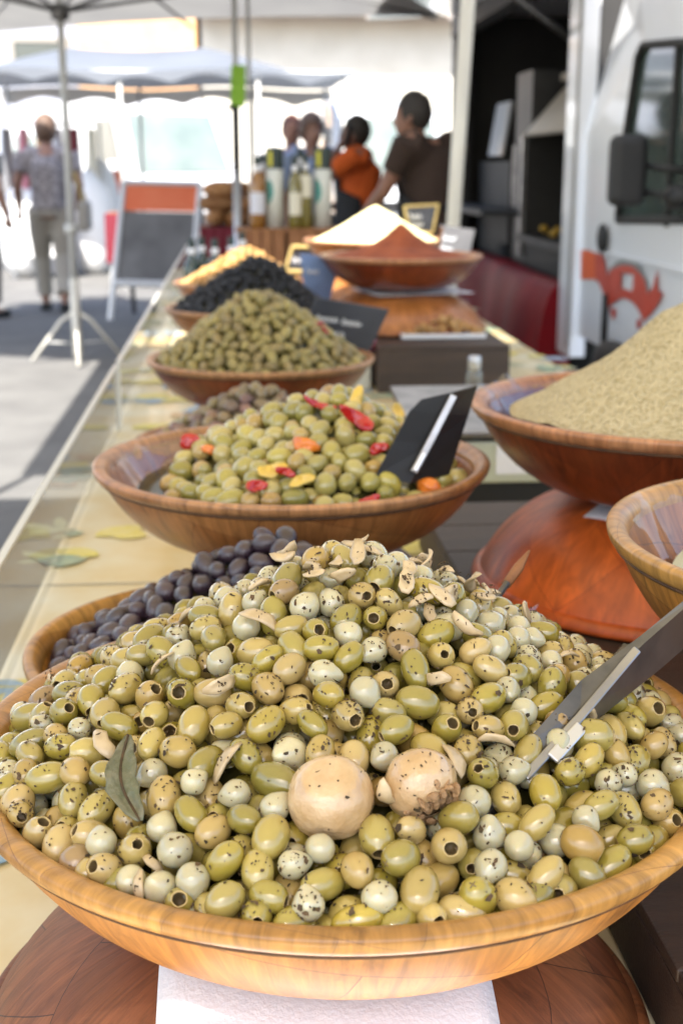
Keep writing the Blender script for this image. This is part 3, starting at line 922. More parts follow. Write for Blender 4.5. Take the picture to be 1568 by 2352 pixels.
def garlic_mesh(seed):
    r = random.Random(seed)
    L, w, th = r.uniform(.009, .014), r.uniform(.0035, .006), r.uniform(.0012, .0022)
    n = 9
    bend = r.uniform(-.5, .5); cup = r.uniform(.0, .35)
    top, bot = [], []
    P = [(math.cos(2*math.pi*k/12)*L*(1+.12*r.uniform(-1, 1)), math.sin(2*math.pi*k/12)*w*(1+.25*r.uniform(-1, 1))) for k in range(12)]
    def zz(x, y): return bend*x*x/L + cup*y*y/w
    vs = [(x, y+bend*.4*x*x/L, zz(x, y)+th*.4) for x, y in P] + [(x, y+bend*.4*x*x/L, zz(x, y)-th*.4) for x, y in P]
    vs += [(x*.55, y*.55, zz(x*.55, y*.55)+th) for x, y in P] + [(x*.55, y*.55, zz(x*.55, y*.55)-th) for x, y in P]
    vs += [(0, 0, th), (0, 0, -th)]
    fs = []
    for k in range(12):
        j = (k+1) % 12
        fs += [(k, k+12, j+12, j), (k, j, j+24, k+24), (k+12, k+36, j+36, j+12), (k+24, j+24, 48), (k+36, 49, j+36)]
    mb = MB().add(vs, fs)
    return mb.mesh('garlic_slice', m['garlic_item'], True)

def place(name, me, p, rot3, scale=1.0):
    o = bpy.data.objects.new(name, me)
    COL.objects.link(o)
    mt = rot3.to_4x4()
    if hasattr(scale, '__len__'):
        mt = mt @ Matrix.Diagonal((*scale, 1))
    else:
        mt = mt @ Matrix.Scale(scale, 4)
    mt.translation = Vector(map(float, p))
    o.matrix_world = mt
    return o

class StuffMesh:
    """many low-poly balls joined into one mesh"""
    def __init__(s): s.V, s.F, s.n = [], [], 0
    def add(s, p, rot3, rw, rl):
        mb = UNIT
        A = np.array(rot3) * np.array([rw, rw, rl])[None, :]
        V = UNITV @ A.T + np.asarray(p)
        s.V.append(V); s.F.extend([tuple(i+s.n for i in f) for f in UNIT.f]); s.n += len(V)
    def build(s, name, mat, label, cat, core=None):
        V = np.concatenate(s.V) if s.V else np.zeros((0, 3))
        F = s.F
        me = bpy.data.meshes.new(name)
        mi = [0]*len(F)
        vs = [tuple(v) for v in V]
        if core:
            b = len(vs); vs += core.v; F = F+[tuple(i+b for i in f) for f in core.f]; mi += [1]*len(core.f)
        me.from_pydata(vs, [], F)
        me.materials.append(m[mat]); me.materials.append(m['gap_shade'])
        me.polygons.foreach_set('material_index', mi)
        me.polygons.foreach_set('use_smooth', [True]*len(F))
        o = link(name, me)
        return tag(o, label, cat, None, 'stuff')
UNIT = MB().ell((0, 0, 0), (1, 1, 1), 10, 7)
UNITV = np.array(UNIT.v)

def core_mesh(surf, cx, cy, R, depth, n=28, k=10):
    mb = MB()
    vs = [(cx, cy, surf(cx, cy)-depth)]
    for i in range(1, k+1):
        r = R*i/k
        for j in range(n):
            a = 2*math.pi*j/n
            x, y = cx+r*math.cos(a), cy+r*math.sin(a)
            vs.append((x, y, surf(x, y)-depth))
    fs = [(0, 1+j, 1+(j+1) % n) for j in range(n)]
    for i in range(k-1):
        for j in range(n):
            fs.append((1+i*n+j, 1+(i+1)*n+j, 1+(i+1)*n+(j+1) % n, 1+i*n+(j+1) % n))
    return mb.add(vs, fs)

def heap(bowlspec, hmax, Rh, power, peak=(0, 0), bumps=(), edge=-.008, round_=.15):
    cx, cy, zr, R = bowlspec
    px, py = peak
    def s(x, y):
        r0 = math.hypot(x-cx, y-cy)/Rh
        f = max(0.0, 1-r0)
        dx, dy = (x-cx)-px*f, (y-cy)-py*f
        r = math.hypot(dx, dy)/Rh
        r = math.sqrt(r*r+round_*round_)-round_*.6*max(0, 1-r)
        z = zr+edge+(hmax-edge)*max(-.25, 1-r**power)
        for (bx_, by_, bh, bs) in bumps:
            z += bh*math.exp(-((x-cx-bx_)**2+(y-cy-by_)**2)/(bs*bs))
        return z
    return s

def march(px, py, surf):
    """where the view ray of a photo pixel meets a heap"""
    d = ray(px, py)
    t = .3
    while t < 6:
        p = _C+d*t
        if p[2] < surf(p[0], p[1]): return p
        t += .002
    return p

# ------------------------------------------------------------------ front bowl
SF = heap(B1, .122, .262, 1.08, peak=(.010, .05), edge=-.010, round_=.10)
rng = np.random.default_rng(3)
TOCAM = lambda p: (_C-np.asarray(p))/np.linalg.norm(_C-np.asarray(p))
mush1 = march(760, 1832, SF); mush2 = march(965, 1800, SF)
mush1 = mush1 + TOCAM(mush1)*-.006; mush2 = mush2 + TOCAM(mush2)*-.004
leafA, leafB = march(283, 1690, SF), march(312, 1885, SF)
obst = [(mush1, .0245), (mush2, .021)] + [(leafA*(1-t)+leafB*t, .008) for t in (0, .25, .5, .75, 1)]
obst += [(march(x_, y_, SF)+TOCAM(march(x_, y_, SF))*.004, .0075) for x_, y_ in ((1105, 1890), (1135, 1852), (1165, 1815), (1200, 1775), (1235, 1740), (1265, 1705))]
def kinds_front(x, y, rg):
    dx, dy = x-B1[0], y-B1[1]
    u = rg.random()
    on = .17 + .36*math.exp(-((dx-.07)**2+(dy-.07)**2)/.009)
    ga = .012 + .48*math.exp(-((dx-.045)**2+(dy-.065)**2)/.0050)
    if u < on: return 'onion', rg.uniform(.0080, .0108)
    if u < on+ga: return 'garlic', .0068
    v = rg.random()
    r = rg.uniform(.0088, .0116)
    if v < .40: return 'pitted', r
    if v < .48: return 'pitted_tan', r*.97
    if v < .63: return 'tan', r
    return 'plain', r
Q, RD, K, NR, LY = pack(SF, B1[0], B1[1], .246, kinds_front, rng, layers=3, darts=11000, obstacles=obst, fill=.86, limit=bowl_limit(B1, .115))
vis = visible(Q, RD)
REG = regions(Q)
og, ot, oi, orr = m['olive_green'], m['olive_tan'], m['olive_inside'], m['olive_rim']
plainG = [olive_plain(1.18+.05*(i % 4), .92-.02*(i % 3), i, og, tip=.05*(i % 2)) for i in range(12)]
plainT = [olive_plain(1.12+.05*(i % 3), .94, 20+i, ot) for i in range(4)]
pitG = [olive_pitted(1.16+.06*(i % 3), .93, 40+i, [og, oi, orr], hole=.34+.045*(i % 4)) for i in range(10)]
pitT = [olive_pitted(1.12, .94, 60+i, [ot, oi, orr], hole=.38+.03*i) for i in range(3)]
onions = [onion_mesh(1.0, 80+i) for i in range(5)]
garl = [garlic_mesh(i) for i in range(8)]
FRONT = {'plain': ('green_olive', 'whole green olive in the herbed front bowl', 'olive', 'whole green olives in the front bowl'),
         'tan': ('tan_olive', 'beige brown olive in the herbed front bowl', 'olive', 'beige olives in the front bowl'),
         'pitted': ('pitted_olive', 'pitted green olive with round hole in the front bowl', 'olive', 'pitted green olives in the front bowl'),
         'pitted_tan': ('pitted_tan_olive', 'pitted beige olive with round hole in the front bowl', 'olive', 'pitted beige olives in the front bowl'),
         'onion': ('pearl_onion', 'shiny white pearl onion in the front bowl', 'onion', 'pearl onions in the front bowl'),
         'garlic': ('garlic_slice', 'pale garlic sliver in the front bowl', 'garlic', 'garlic slivers in the front bowl')}
stuff = StuffMesh()
front_items = []
order = np.argsort(-vis)
n_ol = 0
for i in order:
    k = K[i]
    rot = rand_rot(NR[i], rng, .6, TOCAM(Q[i]), .52 if k.startswith('pitted') else .0)
    r = RD[i]
    if vis[i] < 14 or (n_ol >= 295 and k not in ('onion', 'garlic')):
        if LY[i] < 2 or vis[i] > 0: stuff.add(Q[i], rot, r*.93, r*1.15)
        continue
    me = {'plain': plainG, 'tan': plainT, 'pitted': pitG, 'pitted_tan': pitT, 'onion': onions, 'garlic': garl}[k]
    me = me[int(rng.integers(len(me)))]
    nm, lb, ct, gp = FRONT[k]
    if k == 'garlic':
        t = NR[i]*.9+rng.normal(size=3)*.5; t /= np.linalg.norm(t)
        rot = Vector(t).to_track_quat('Z', 'Y').to_matrix() @ Matrix.Rotation(rng.random()*6.28, 3, 'Z')
        p = Q[i]+NR[i]*.007
        o = place(nm, me, p, rot, rng.uniform(.75, 1.12))
        front_items.append((p, rot, .006, .004))
    else:
        s = r*rng.uniform(.98, 1.06)
        o = place(nm, me, Q[i], rot, (s*rng.uniform(.94, 1.03), s*rng.uniform(.94, 1.03), s*rng.uniform(.95, 1.06)))
        front_items.append((Q[i], rot, s*.93, s*(1.15 if k != 'onion' else 1.0)))
        if k != 'onion': n_ol += 1
    tag(o, lb+' '+REG[i], ct, gp+' '+REG[i])
stuff.build('olive_mass', 'olive_stuff', 'deeper layer of green olives filling the front bowl', 'olives', core_mesh(SF, B1[0], B1[1], .222, .030))

# dried herb flakes stuck to the fruit
hb = MB()
front_items += [(mush1, Matrix.Identity(3), .0242, .0242), (mush2, Matrix.Identity(3), .0212, .0212)]*3
HW = rng.exponential(size=len(front_items))**1.0+.1; HW[-6:] = 1.2; HW /= HW.sum()
for _ in range(4600):
    p, rot, w_, l_ = front_items[int(rng.choice(len(front_items), p=HW))]
    tc_ = TOCAM(p)
    d = rng.normal(size=3)+tc_*.8+np.array([0, 0, .5])
    d /= np.linalg.norm(d)
    loc = np.array(rot.transposed() @ Vector(d))
    sp = loc/np.linalg.norm(loc/np.array([w_, w_, l_]))
    pos = np.array(rot @ Vector(sp))+p
    nrm = rot @ Vector(sp/np.array([w_, w_, l_])**2); nrm.normalize()
    u = nrm.orthogonal().normalized(); u = Matrix.Rotation(rng.random()*6.28, 3, nrm) @ u
    v = nrm.cross(u)
    L_, wd = min(.0016, abs(rng.normal())*.0006+.0003), min(.0009, abs(rng.normal())*.0004+.00022)
    if rng.random() < .18: L_ *= 2.1; wd *= 2.2
    c = Vector(pos)+nrm*.0005
    j5 = rng.uniform(.55, 1.3, 10)
    pts = [c-u*L_*j5[0]-v*wd*.5*j5[1], c-u*L_*.2*j5[2]-v*wd*1.1*j5[3]+nrm*.0003, c+u*L_*j5[4]-v*wd*.3*j5[5]+nrm*.0004, c+u*L_*.6*j5[6]+v*wd*j5[7], c-u*L_*.6*j5[8]+v*wd*.9*j5[9]+nrm*.0003]
    hb.add([tuple(q) for q in pts]+[tuple(c-nrm*.0006)], [(0, 1, 2, 3, 4), (0, 5, 1), (1, 5, 2), (2, 5, 3), (3, 5, 4), (4, 5, 0)])
tag(hb.build('herb_flakes', m['herb'], None), 'dark dried herb flakes scattered over the front olives', 'herbs', None, 'stuff')

# mushrooms
def mushroom(label, c, R, axis, whole=True, seed=0):
    q = Vector(axis).to_track_quat('Z', 'Y').to_matrix()
    e = empty('mushroom', tuple(c), 0, label, 'mushroom', 'two pale mushrooms in the front bowl')
    e.rotation_euler = q.to_euler()
    mb = MB()
    prof = []
    for i in range(17):
        t = math.pi*.80*i/16
        z = math.cos(t); r = math.sin(t)
        if t < .55: z -= .17*(1-(t/.55)**2)**2
        prof.append((max(r*R, 1e-5), z*R*.93))
    prof.append((prof[-1][0]*.75, prof[-1][1]*1.0))
    mb.lathe(prof, 48); wobble(mb, R*.055, 1.3/R, seed)
    mb.build('cap', m['mushroom'], e, True)
    st = MB()
    if whole:
        st.tube([(0, 0, -R*.55), (0, 0, -R*.85), (R*.05, 0, -R*1.25), (R*.16, 0, -R*1.7)], [R*.42, R*.42, R*.3, R*.12], 14)
        st.build('stem', m['mushroom_stem'], e, True)
    else:
        rg = random.Random(seed)
        for k in range(26):
            a = rg.random()*6.28; rr_ = rg.uniform(.15, .72)*R
            st.ell((math.cos(a)*rr_, math.sin(a)*rr_, -R*rg.uniform(.5, .85)), (R*rg.uniform(.12, .26), R*rg.uniform(.06, .12), R*rg.uniform(.10, .25)), 8, 6, (rg.random()*3, rg.random()*3, rg.random()*3))
        st.build('torn_gills', m['mushroom_gill'], e, True)
    return e
mushroom('large smooth pale mushroom with its stem in the front bowl', mush1, .0245, (-.03, -.50, .86), True, 1)
mushroom('torn brownish mushroom beside the smooth mushroom in the front bowl', mush2, .0215, (-.45, .75, .45), False, 2)

# bay leaf
lf = MB()
A, B_ = Vector(leafA), Vector(leafB)
ax = (B_-A); tcv = Vector(TOCAM(leafA)); sd = ax.cross(tcv).normalized()
n = 10
vs = []
for i in range(n+1):
    t = i/n
    w_ = .0092*math.sin(math.pi*min(1, t*.92+.04))**.8*(1+.12*math.sin(t*23))
    pc = A+ax*t+tcv*(.010+.005*math.sin(t*5))+sd*.005*math.sin(t*4.2-.6)
    for s_ in (-1, -.5, 0, .5, 1):
        vs.append(tuple(pc+sd*w_*s_-tcv*(.0055*(1-abs(s_))) + tcv*.0022*math.sin(t*14+s_*3)))
fs = [(i*5+j, i*5+j+1, (i+1)*5+j+1, (i+1)*5+j) for i in range(n) for j in range(4)]
o = lf.add(vs, fs).build('bay_leaf', m['bay_leaf'], None, True)
o.modifiers.new('thick', 'SOLIDIFY').thickness = .0007
tag(o, 'grey green bay leaf standing among the front olives', 'leaf')
MB().tube([Vector(vs[i*5+2])+tcv*.0008 for i in range(n+1)], [.0009]*n+[.0004], 6).build('mid_vein', m['herb'], o)

# ------------------------------------------------------------------ generic olive heap
def olive_heap(spec, D, surf, Rp, kindf, shapes, names, stuffmat, slabel, seed, layers=2, darts=6000, cap=300, minvis=5, fill=.88, obstacles=(), jit=.15, core=.02, lw=(.93, 1.15), mask=None):
    rg = np.random.default_rng(seed)
    Q, RD, K, NR, LY = pack(surf, spec[0], spec[1], Rp, kindf, rg, layers=layers, darts=darts, obstacles=obstacles, fill=fill, jit=jit, limit=bowl_limit(spec, D), mask=mask)
    vis = visible(Q, RD, .6)
    REG = regions(Q)
    st = StuffMesh()
    cnt = {}
    for i in np.argsort(-vis):
        k = K[i]; r = RD[i]
        rot = rand_rot(NR[i], rg, .6)
        if vis[i] < minvis or cnt.get(k, 0) >= cap:
            if LY[i] < 2: st.add(Q[i], rot, r*lw[0], r*lw[1])
            continue
        me = shapes[k][int(rg.integers(len(shapes[k])))]
        s = r*rg.uniform(.95, 1.06)
        o = place(names[k][0], me, Q[i], rot, (s*rg.uniform(.92, 1.05), s*rg.uniform(.92, 1.05), s*rg.uniform(.94, 1.08)))
        nk = names[k]
        tag(o, nk[1]+' '+REG[i], nk[2], nk[3]+' '+REG[i])
        cnt[k] = cnt.get(k, 0)+1
    st.build(slabel[0], stuffmat, slabel[1], slabel[2], core_mesh(surf, spec[0], spec[1], Rp*.96, core))

# purple black olives behind the front bowl
SK = heap(BK, .105, .19, 1.2, peak=(.06, .05), edge=-.016)
olive_heap(BK, 0.14, SK, .182, lambda x, y, g: ('o', g.uniform(.0105, .0125)), {'o': [olive_plain(1.15+.06*(i % 3), .9, 100+i, m['olive_purple'], wob=.06) for i in range(5)]},
           {'o': ('purple_olive', 'dull purple black olive behind the front bowl', 'olive', 'purple black olives')}, 'olive_purple_stuff',
           ('purple_olive_mass', 'deeper purple black olives in the bowl behind', 'olives'), 21, darts=4000)

# big green olives with peppers
S2 = heap(B2, .078, .225, 1.25, peak=(.07, .05), edge=-.022, bumps=((-.15, -.02, -.03, .09), (.09, .06, .012, .05)))
def cut_mesh(seed, mat, L, w, th):
    """irregular curled piece of pepper flesh"""
    r = random.Random(seed); mb = MB()
    n, k = 16, 4
    rad = [1+.22*math.sin(2*a_+seed)+.10*math.sin(3*a_+seed*2)+r.uniform(-.05, .05) for a_ in [2*math.pi*q/n for q in range(n)]]
    b, c, ph = r.uniform(-.7, .7), r.uniform(-.5, .8), r.random()*6
    def zz(x, y): return b*x*x/L + c*y*y/w + .0016*math.sin(x*520+ph)*math.sin(y*430+ph*2)
    vs = [(0, 0, zz(0, 0)+th)]
    for i_ in range(1, k+1):
        for q in range(n):
            a_ = 2*math.pi*q/n; f = i_/k*rad[q]
            x, y = math.cos(a_)*L*f, math.sin(a_)*w*f
            vs.append((x, y, zz(x, y)+th*(1 if i_ < k else .5)))
    m0 = len(vs)
    vs += [(x, y, z-2*th*(1 if q < m0-n else .6)) for q, (x, y, z) in enumerate(list(vs))]
    fs = [(0, 1+q, 1+(q+1) % n) for q in range(n)]
    for i_ in range(k-1):
        for q in range(n): fs.append((1+i_*n+q, 1+(i_+1)*n+q, 1+(i_+1)*n+(q+1) % n, 1+i_*n+(q+1) % n))
    fs += [tuple(m0+t for t in f[::-1]) for f in fs]
    o_ = 1+(k-1)*n
    fs += [(o_+q, m0+o_+q, m0+o_+(q+1) % n, o_+(q+1) % n) for q in range(n)]
    return mb.add(vs, fs).mesh('pepper_piece', m[mat], True)
pieces = [('pepper_red', 825, 965, .020, .011, 'crumpled red pepper piece near the top of the second olive heap'), ('pepper_red', 438, 1015, .018, .009, 'dark red pepper piece at the left side of the second olive heap'),
          ('pepper_orange', 697, 1022, .018, .009, 'flat orange pepper slice in the middle of the second heap'), ('pepper_yellow', 815, 920, .010, .017, 'upright yellow pepper strip at the top of the second heap'),
          ('pepper_yellow', 622, 1085, .016, .009, 'yellow pepper wedge low in the second heap'), ('pepper_red', 585, 1118, .011, .008, 'small red pepper bit at the front of the second heap'),
          ('pepper_orange', 983, 1118, .012, .013, 'orange pepper piece under the black scraper'), ('pepper_yellow', 915, 950, .013, .012, 'pale yellow pepper cube beside the scraper'),
          ('pepper_red', 655, 1083, .010, .006, 'narrow red pepper strip beside the yellow wedge'), ('pepper_red', 868, 1030, .010, .008, 'red pepper bit left of the black scraper'),
          ('pepper_yellow', 692, 1105, .013, .007, 'curled yellow pepper strip at the front of the second heap'), ('pepper_red', 850, 1150, .011, .006, 'red pepper sliver at the rim of the second bowl'),
          ('pepper_red', 730, 932, .018, .005, 'thin red chili strip near the top of the second heap'), ('pepper_orange', 480, 1032, .009, .007, 'small orange pepper bit at the left of the second heap')]
ob2 = []
for (mt, x, y, L_, w_, lb) in pieces:
    p = march(x, y, S2); ob2.append((p-TOCAM(p)*.004, .007))
    t = Vector(TOCAM(p))+Vector((random.uniform(-.5, .5), random.uniform(-.4, .4), random.uniform(0, .6)))
    o = place('pepper_piece', cut_mesh(x, mt, L_, w_, .0025), p+TOCAM(p)*.006, t.to_track_quat('Z', 'Y').to_matrix() @ Matrix.Rotation(random.uniform(-.6, .6), 3, 'Z'))
    tag(o, lb, 'pepper', 'pepper pieces in the second heap')
sc2 = [(march(930, 1070, S2), .018), (march(985, 1055, S2), .018), (march(960, 1020, S2), .018), (march(940, 1095, S2)-TOCAM(march(940, 1095, S2))*-.004, .012)]
bigs = [olive_plain(1.1+.05*(i % 3), .95-.02*(i % 2), 130+i, m['olive_big'], tip=.03) for i in range(6)]
pale = [olive_plain(1.05, .97, 140+i, m['olive_tan']) for i in range(3)]
olive_heap(B2, 0.108, S2, .215, lambda x, y, g: (('p', g.uniform(.0105, .0125)) if g.random() < .16 else ('o', g.uniform(.0112, .0145))), {'o': bigs, 'p': pale},
           {'o': ('big_green_olive', 'large green olive in the bowl with peppers', 'olive', 'large green olives of the second bowl'),
            'p': ('pale_olive', 'pale cream olive in the bowl with peppers', 'olive', 'pale olives of the second bowl')}, 'olive_big_stuff',
           ('big_olive_mass', 'deeper large green olives in the bowl with peppers', 'olives'), 22, darts=4500, obstacles=ob2+sc2, mask=lambda x, y: math.hypot(x-B2[0]-.035, y-B2[1]) < .192)

# mixed olives
SX = heap(BX, .105, .185, 1.15, peak=(.02, .0), edge=-.01)
olive_heap(BX, 0.12, SX, .18, lambda x, y, g: ('o', g.uniform(.0105, .013)), {'o': [olive_plain(1.1+.06*(i % 3), .94, 150+i, m['olive_mixed']) for i in range(4)]},
           {'o': ('mixed_olive', 'pink, green or dark olive in the mixed heap', 'olive', 'mixed olives')}, 'olive_mixed_stuff',
           ('mixed_olive_mass', 'deeper olives in the mixed bowl', 'olives'), 23, darts=3500)
# khaki olives
S3 = heap(B3, .150, .225, 1.12, peak=(.0, .0), edge=-.006, round_=.2)
olive_heap(B3, 0.105, S3, .222, lambda x, y, g: ('o', g.uniform(.0102, .0128)), {'o': [olive_plain(1.18+.08*(i % 3), .90, 160+i, m['olive_khaki'], wob=.06) for i in range(6)]},
           {'o': ('khaki_olive', 'small khaki olive in the tall heap', 'olive', 'khaki olives')}, 'olive_khaki_stuff',
           ('khaki_olive_mass', 'hidden and rear khaki olives of the tall heap', 'olives'), 24, darts=7000)
for k, (x, y) in enumerate(((735, 745), (745, 760))):
    p = march(x, y, S3)
    tag(place('chili_bit', cut_mesh(300+k, 'chili', .010, .005, .002), p+TOCAM(p)*.006, Matrix.Rotation(k, 3, 'Y')), 'red chili bit on the khaki olive heap, %s of two' % ('upper', 'lower')[k], 'chili')
# wrinkled black olives
S4 = heap(B4, .150, .225, 1.1, peak=(.03, .0), edge=-.004, round_=.2)
olive_heap(B4, 0.105, S4, .222, lambda x, y, g: ('o', g.uniform(.0105, .013)), {'o': [olive_plain(1.18+.08*(i % 3), .88, 170+i, m['olive_black'], n=14, mm=9, wob=.14) for i in range(5)]},
           {'o': ('black_olive', 'wrinkled black olive in the black heap', 'olive', 'wrinkled black olives')}, 'olive_black_stuff',
           ('black_olive_mass', 'hidden and rear olives of the black heap', 'olives'), 25, darts=5000)
# golden nuts
S5 = heap(B5, .125, .205, 1.05, peak=(.03, .0), edge=-.004, round_=.15)
olive_heap(B5, 0.105, S5, .2, lambda x, y, g: ('o', g.uniform(.011, .0145)), {'o': [olive_plain(1.2+.1*(i % 3), .8, 180+i, m['nut'], n=12, mm=8, wob=.16) for i in range(4)]},
           {'o': ('golden_nut', 'golden nut in the sunlit heap', 'nut', 'sunlit golden nuts')}, 'nut_stuff',
           ('nut_mass', 'hidden nuts deeper in the golden heap', 'nuts'), 26, darts=3500, minvis=6)

# ------------------------------------------------------------------ mounds of paste, spice and flour
def mound(name, label, cat, spec, R, prof, mat, seed, amp=.003, n=110, k=60):
    cx, cy, zr, _ = spec
    rg = np.random.default_rng(seed)
    ks = rg.normal(size=(26, 2)); ks *= (np.geomspace(14, 240, 26)/np.linalg.norm(ks, axis=1))[:, None]
    ph = rg.random(26)*6.28; am = np.geomspace(1, .12, 26)
    vs = []
    for i in range(k+1):
        r = R*(i/k)**.85
        for j in range(n):
            a = 2*math.pi*j/n
            x, y = r*math.cos(a), r*math.sin(a)
            z = prof(r/R) + amp*float((np.sin(ks @ np.array([x, y])+ph)*am).sum())*.35
            vs.append((x, y, z))
    fs = [(i*n+j, (i+1)*n+j, (i+1)*n+(j+1) % n, i*n+(j+1) % n) for i in range(k) for j in range(n)]
    e = MB().add(vs, fs).build(name, m[mat], None, True)
    e.location = (cx, cy, zr)
    return tag(e, label, cat)
def interp(T):
    xs_, ys_ = zip(*T)
    return lambda t: float(np.interp(t, xs_, ys_))
mound('paste_mound', 'grainy beige green olive paste heaped in the red brown bowl', 'paste', (BT[0]+.012, BT[1], BT[2], BT[3]), .222,
      interp([(0, .122), (.08, .121), (.18, .112), (.3, .088), (.45, .058), (.6, .033), (.75, .012), (.88, -.004), (1, -.016)]), 'paste', 1, .0048, 220, 110)
mound('spice_mound', 'red brown spice powder with a crumbled peak', 'spice', BP, .222, interp([(0, .092), (.05, .086), (.2, .056), (.4, .028), (.7, .006), (1, -.012)]), 'paprika', 2, .005, 64, 40)
mound('flour_mound', 'bright yellowish flour cone lit by the sun', 'flour', BF, .226, interp([(0, .110), (.05, .106), (.5, .046), (.9, .0), (1, -.012)]), 'flour', 3, .002, 64, 30)
# pale cream in the small bowl
mound('cream_fill', 'pale cream under clear film in the small bowl', 'cream', (BR[0], BR[1], BR[2]-.035, BR[3]), .165, interp([(0, .012), (.5, .008), (1, -.004)]), 'scale_green', 4, .003, 48, 20)

# clear film liners
def liner(label, spec, D, r0, r1, seed, lift=.008, arcs=None, n=260):
    cx, cy, zr, R = spec
    inner = sorted([(z, r) for r, z in INN])
    rg = np.random.default_rng(seed)
    kk = rg.integers(5, 34, 14); ph = rg.random(14)*6.28
    vs, fs = [], []
    k = 9
    for i in range(k+1):
        t = r0+(r1-r0)*i/k
        for j in range(n):
            a = 2*math.pi*j/n
            fold = float(np.sin(kk*a+ph).sum())/14
            fold2 = abs(fold)*2.2
            if t < .915: zc = np.interp(t, [q[1] for q in inner], [q[0] for q in inner])*D+.003
            else: zc = D*(.865+(t-.915)/.085*.14)+.003
            zz = zc + lift*fold2*max(0, (t-.8)/.2)
            rr_ = (t - .004 - .012*fold*min(1, (t-r0)/.1))*R
            vs.append((rr_*math.cos(a), rr_*math.sin(a), zz))
    for i in range(k):
        for j in range(n):
            if arcs and not any(a0 <= 360*j/n <= a1 for a0, a1 in arcs): continue
            fs.append((i*n+j, i*n+(j+1) % n, (i+1)*n+(j+1) % n, (i+1)*n+j))
    used = sorted({q for f in fs for q in f}); ix = {q: t for t, q in enumerate(used)}
    vs = [vs[q] for q in used]; fs = [tuple(ix[q] for q in f) for f in fs]
    o = MB().add(vs, fs).build('film_liner', m['film'], None, True)
    o.location = (cx, cy, zr-D)
    tag(o, label, 'plastic film', 'clear film liners')
liner('crinkled clear film lining the olive paste bowl', BT, .12, .70, .985, 1, .010, arcs=((95, 235),))
liner('clear film lining the bowl of olives with peppers', B2, .108, .62, .95, 2, .003, arcs=((120, 235),))
liner('clear film lining the small cream bowl', BR, .12, .5, .97, 3, .006)
liner('clear film corner sticking up at the right rim of the front bowl', B1, .115, .92, 1.02, 4, .030, arcs=((18, 27),))
liner('clear film bit showing behind the front heap near the pick', B1, .115, .92, 1.02, 6, .030, arcs=((47, 53),))
liner('clear film lining the mixed olive bowl', BX, .12, .86, 1.0, 5, .006, arcs=((170, 300),))

# ------------------------------------------------------------------ scrapers and small tools
def sheet_from(rows, name, mat, parent, th=.0012):
    n = len(rows[0])
    vs = [tuple(map(float, p)) for r in rows for p in r]
    fs = [(i*n+j, i*n+j+1, (i+1)*n+j+1, (i+1)*n+j) for i in range(len(rows)-1) for j in range(n-1)]
    o = MB().add(vs, fs).build(name, m[mat], parent)
    md = o.modifiers.new('thick', 'SOLIDIFY'); md.thickness = th; md.offset = 0
    return o
def bar(pts, w, t, up, name, mat, parent):
    mb = MB()
    P = [Vector(map(float, p)) for p in pts]
    up = Vector(up).normalized()
    vs = []
    for i, p in enumerate(P):
        d = (P[min(i+1, len(P)-1)]-P[max(i-1, 0)]).normalized()
        s_ = d.cross(up).normalized(); u_ = s_.cross(d)
        for a, b in ((-1, -1), (1, -1), (1, 1), (-1, 1)): vs.append(tuple(p+s_*w/2*a+u_*t/2*b))
    fs = [(3, 2, 1, 0), tuple(4*(len(P)-1)+k for k in range(4))]
    for i in range(len(P)-1):
        for k in range(4): fs.append((4*i+k, 4*i+(k+1) % 4, 4*i+4+(k+1) % 4, 4*i+4+k))
    return bevel(mb.add(vs, fs).build(name, m[mat], parent), .0012)
e = empty('scraper', (0, 0, 0), 0, 'folded dark steel scraper with pale handle stuck into the front olives', 'scraper')
Fp = [at_y(1085, 1912, .665), at_y(1190, 1785, .70), at_y(1330, 1632, .745), at_y(1475, 1480, .79), at_y(1610, 1362, .83)]
Up = [at_y(1080, 1915, .667), at_y(1200, 1712, .715), at_y(1335, 1562, .762), at_y(1470, 1462, .80), at_y(1610, 1348, .84)]
Lp = [at_y(1097, 1906, .670), at_y(1235, 1768, .72), at_y(1378, 1645, .765), at_y(1515, 1535, .81), at_y(1640, 1425, .85)]
sheet_from([Up, Fp, Lp], 'blade', 'dark_steel', e)
tc_ = TOCAM(Fp[2])
hp = [p+tc_*.0045 for p in (at_y(1205, 1785, .70), at_y(1330, 1648, .742), at_y(1462, 1492, .786))]
bar(hp, .0060, .002, tc_, 'handle', 'steel', e)
bar([p+tc_*.007 for p in (at_y(1268, 1742, .715), at_y(1335, 1668, .738))], .0085, .0022, tc_, 'handle_clip', 'alu', e)
e = empty('scraper', (0, 0, 0), 0, 'black folded scraper with steel handle standing in the pepper olives', 'scraper')
yb = march(915, 1085, S2)[1]-.012
rows = [[at_y(862, 1092, yb), at_y(905, 1012, yb+.01), at_y(940, 945, yb+.015), at_y(968, 917, yb+.02)],
        [at_y(940, 1110, yb+.005), at_y(985, 1020, yb+.02), at_y(1018, 950, yb+.025), at_y(1043, 900, yb+.03)],
        [at_y(1030, 1090, yb+.05), at_y(1052, 1020, yb+.06), at_y(1073, 955, yb+.07), at_y(1094, 886, yb+.08)]]
sheet_from(rows, 'blade', 'black_plastic', e, .002)
tc_ = TOCAM(rows[1][1])
bar([p+tc_*.005 for p in (at_y(950, 1085, yb+.005), at_y(995, 1000, yb+.018), at_y(1042, 908, yb+.028))], .0085, .003, tc_, 'handle', 'steel', e)
bar([p+tc_*.0075 for p in (at_y(952, 1082, yb+.005), at_y(975, 1040, yb+.012))], .006, .003, tc_, 'handle_clip', 'alu', e)
e = empty('skewer', (0, 0, 0), 0, 'thin dark metal pick poking out behind the front olives', 'pick')
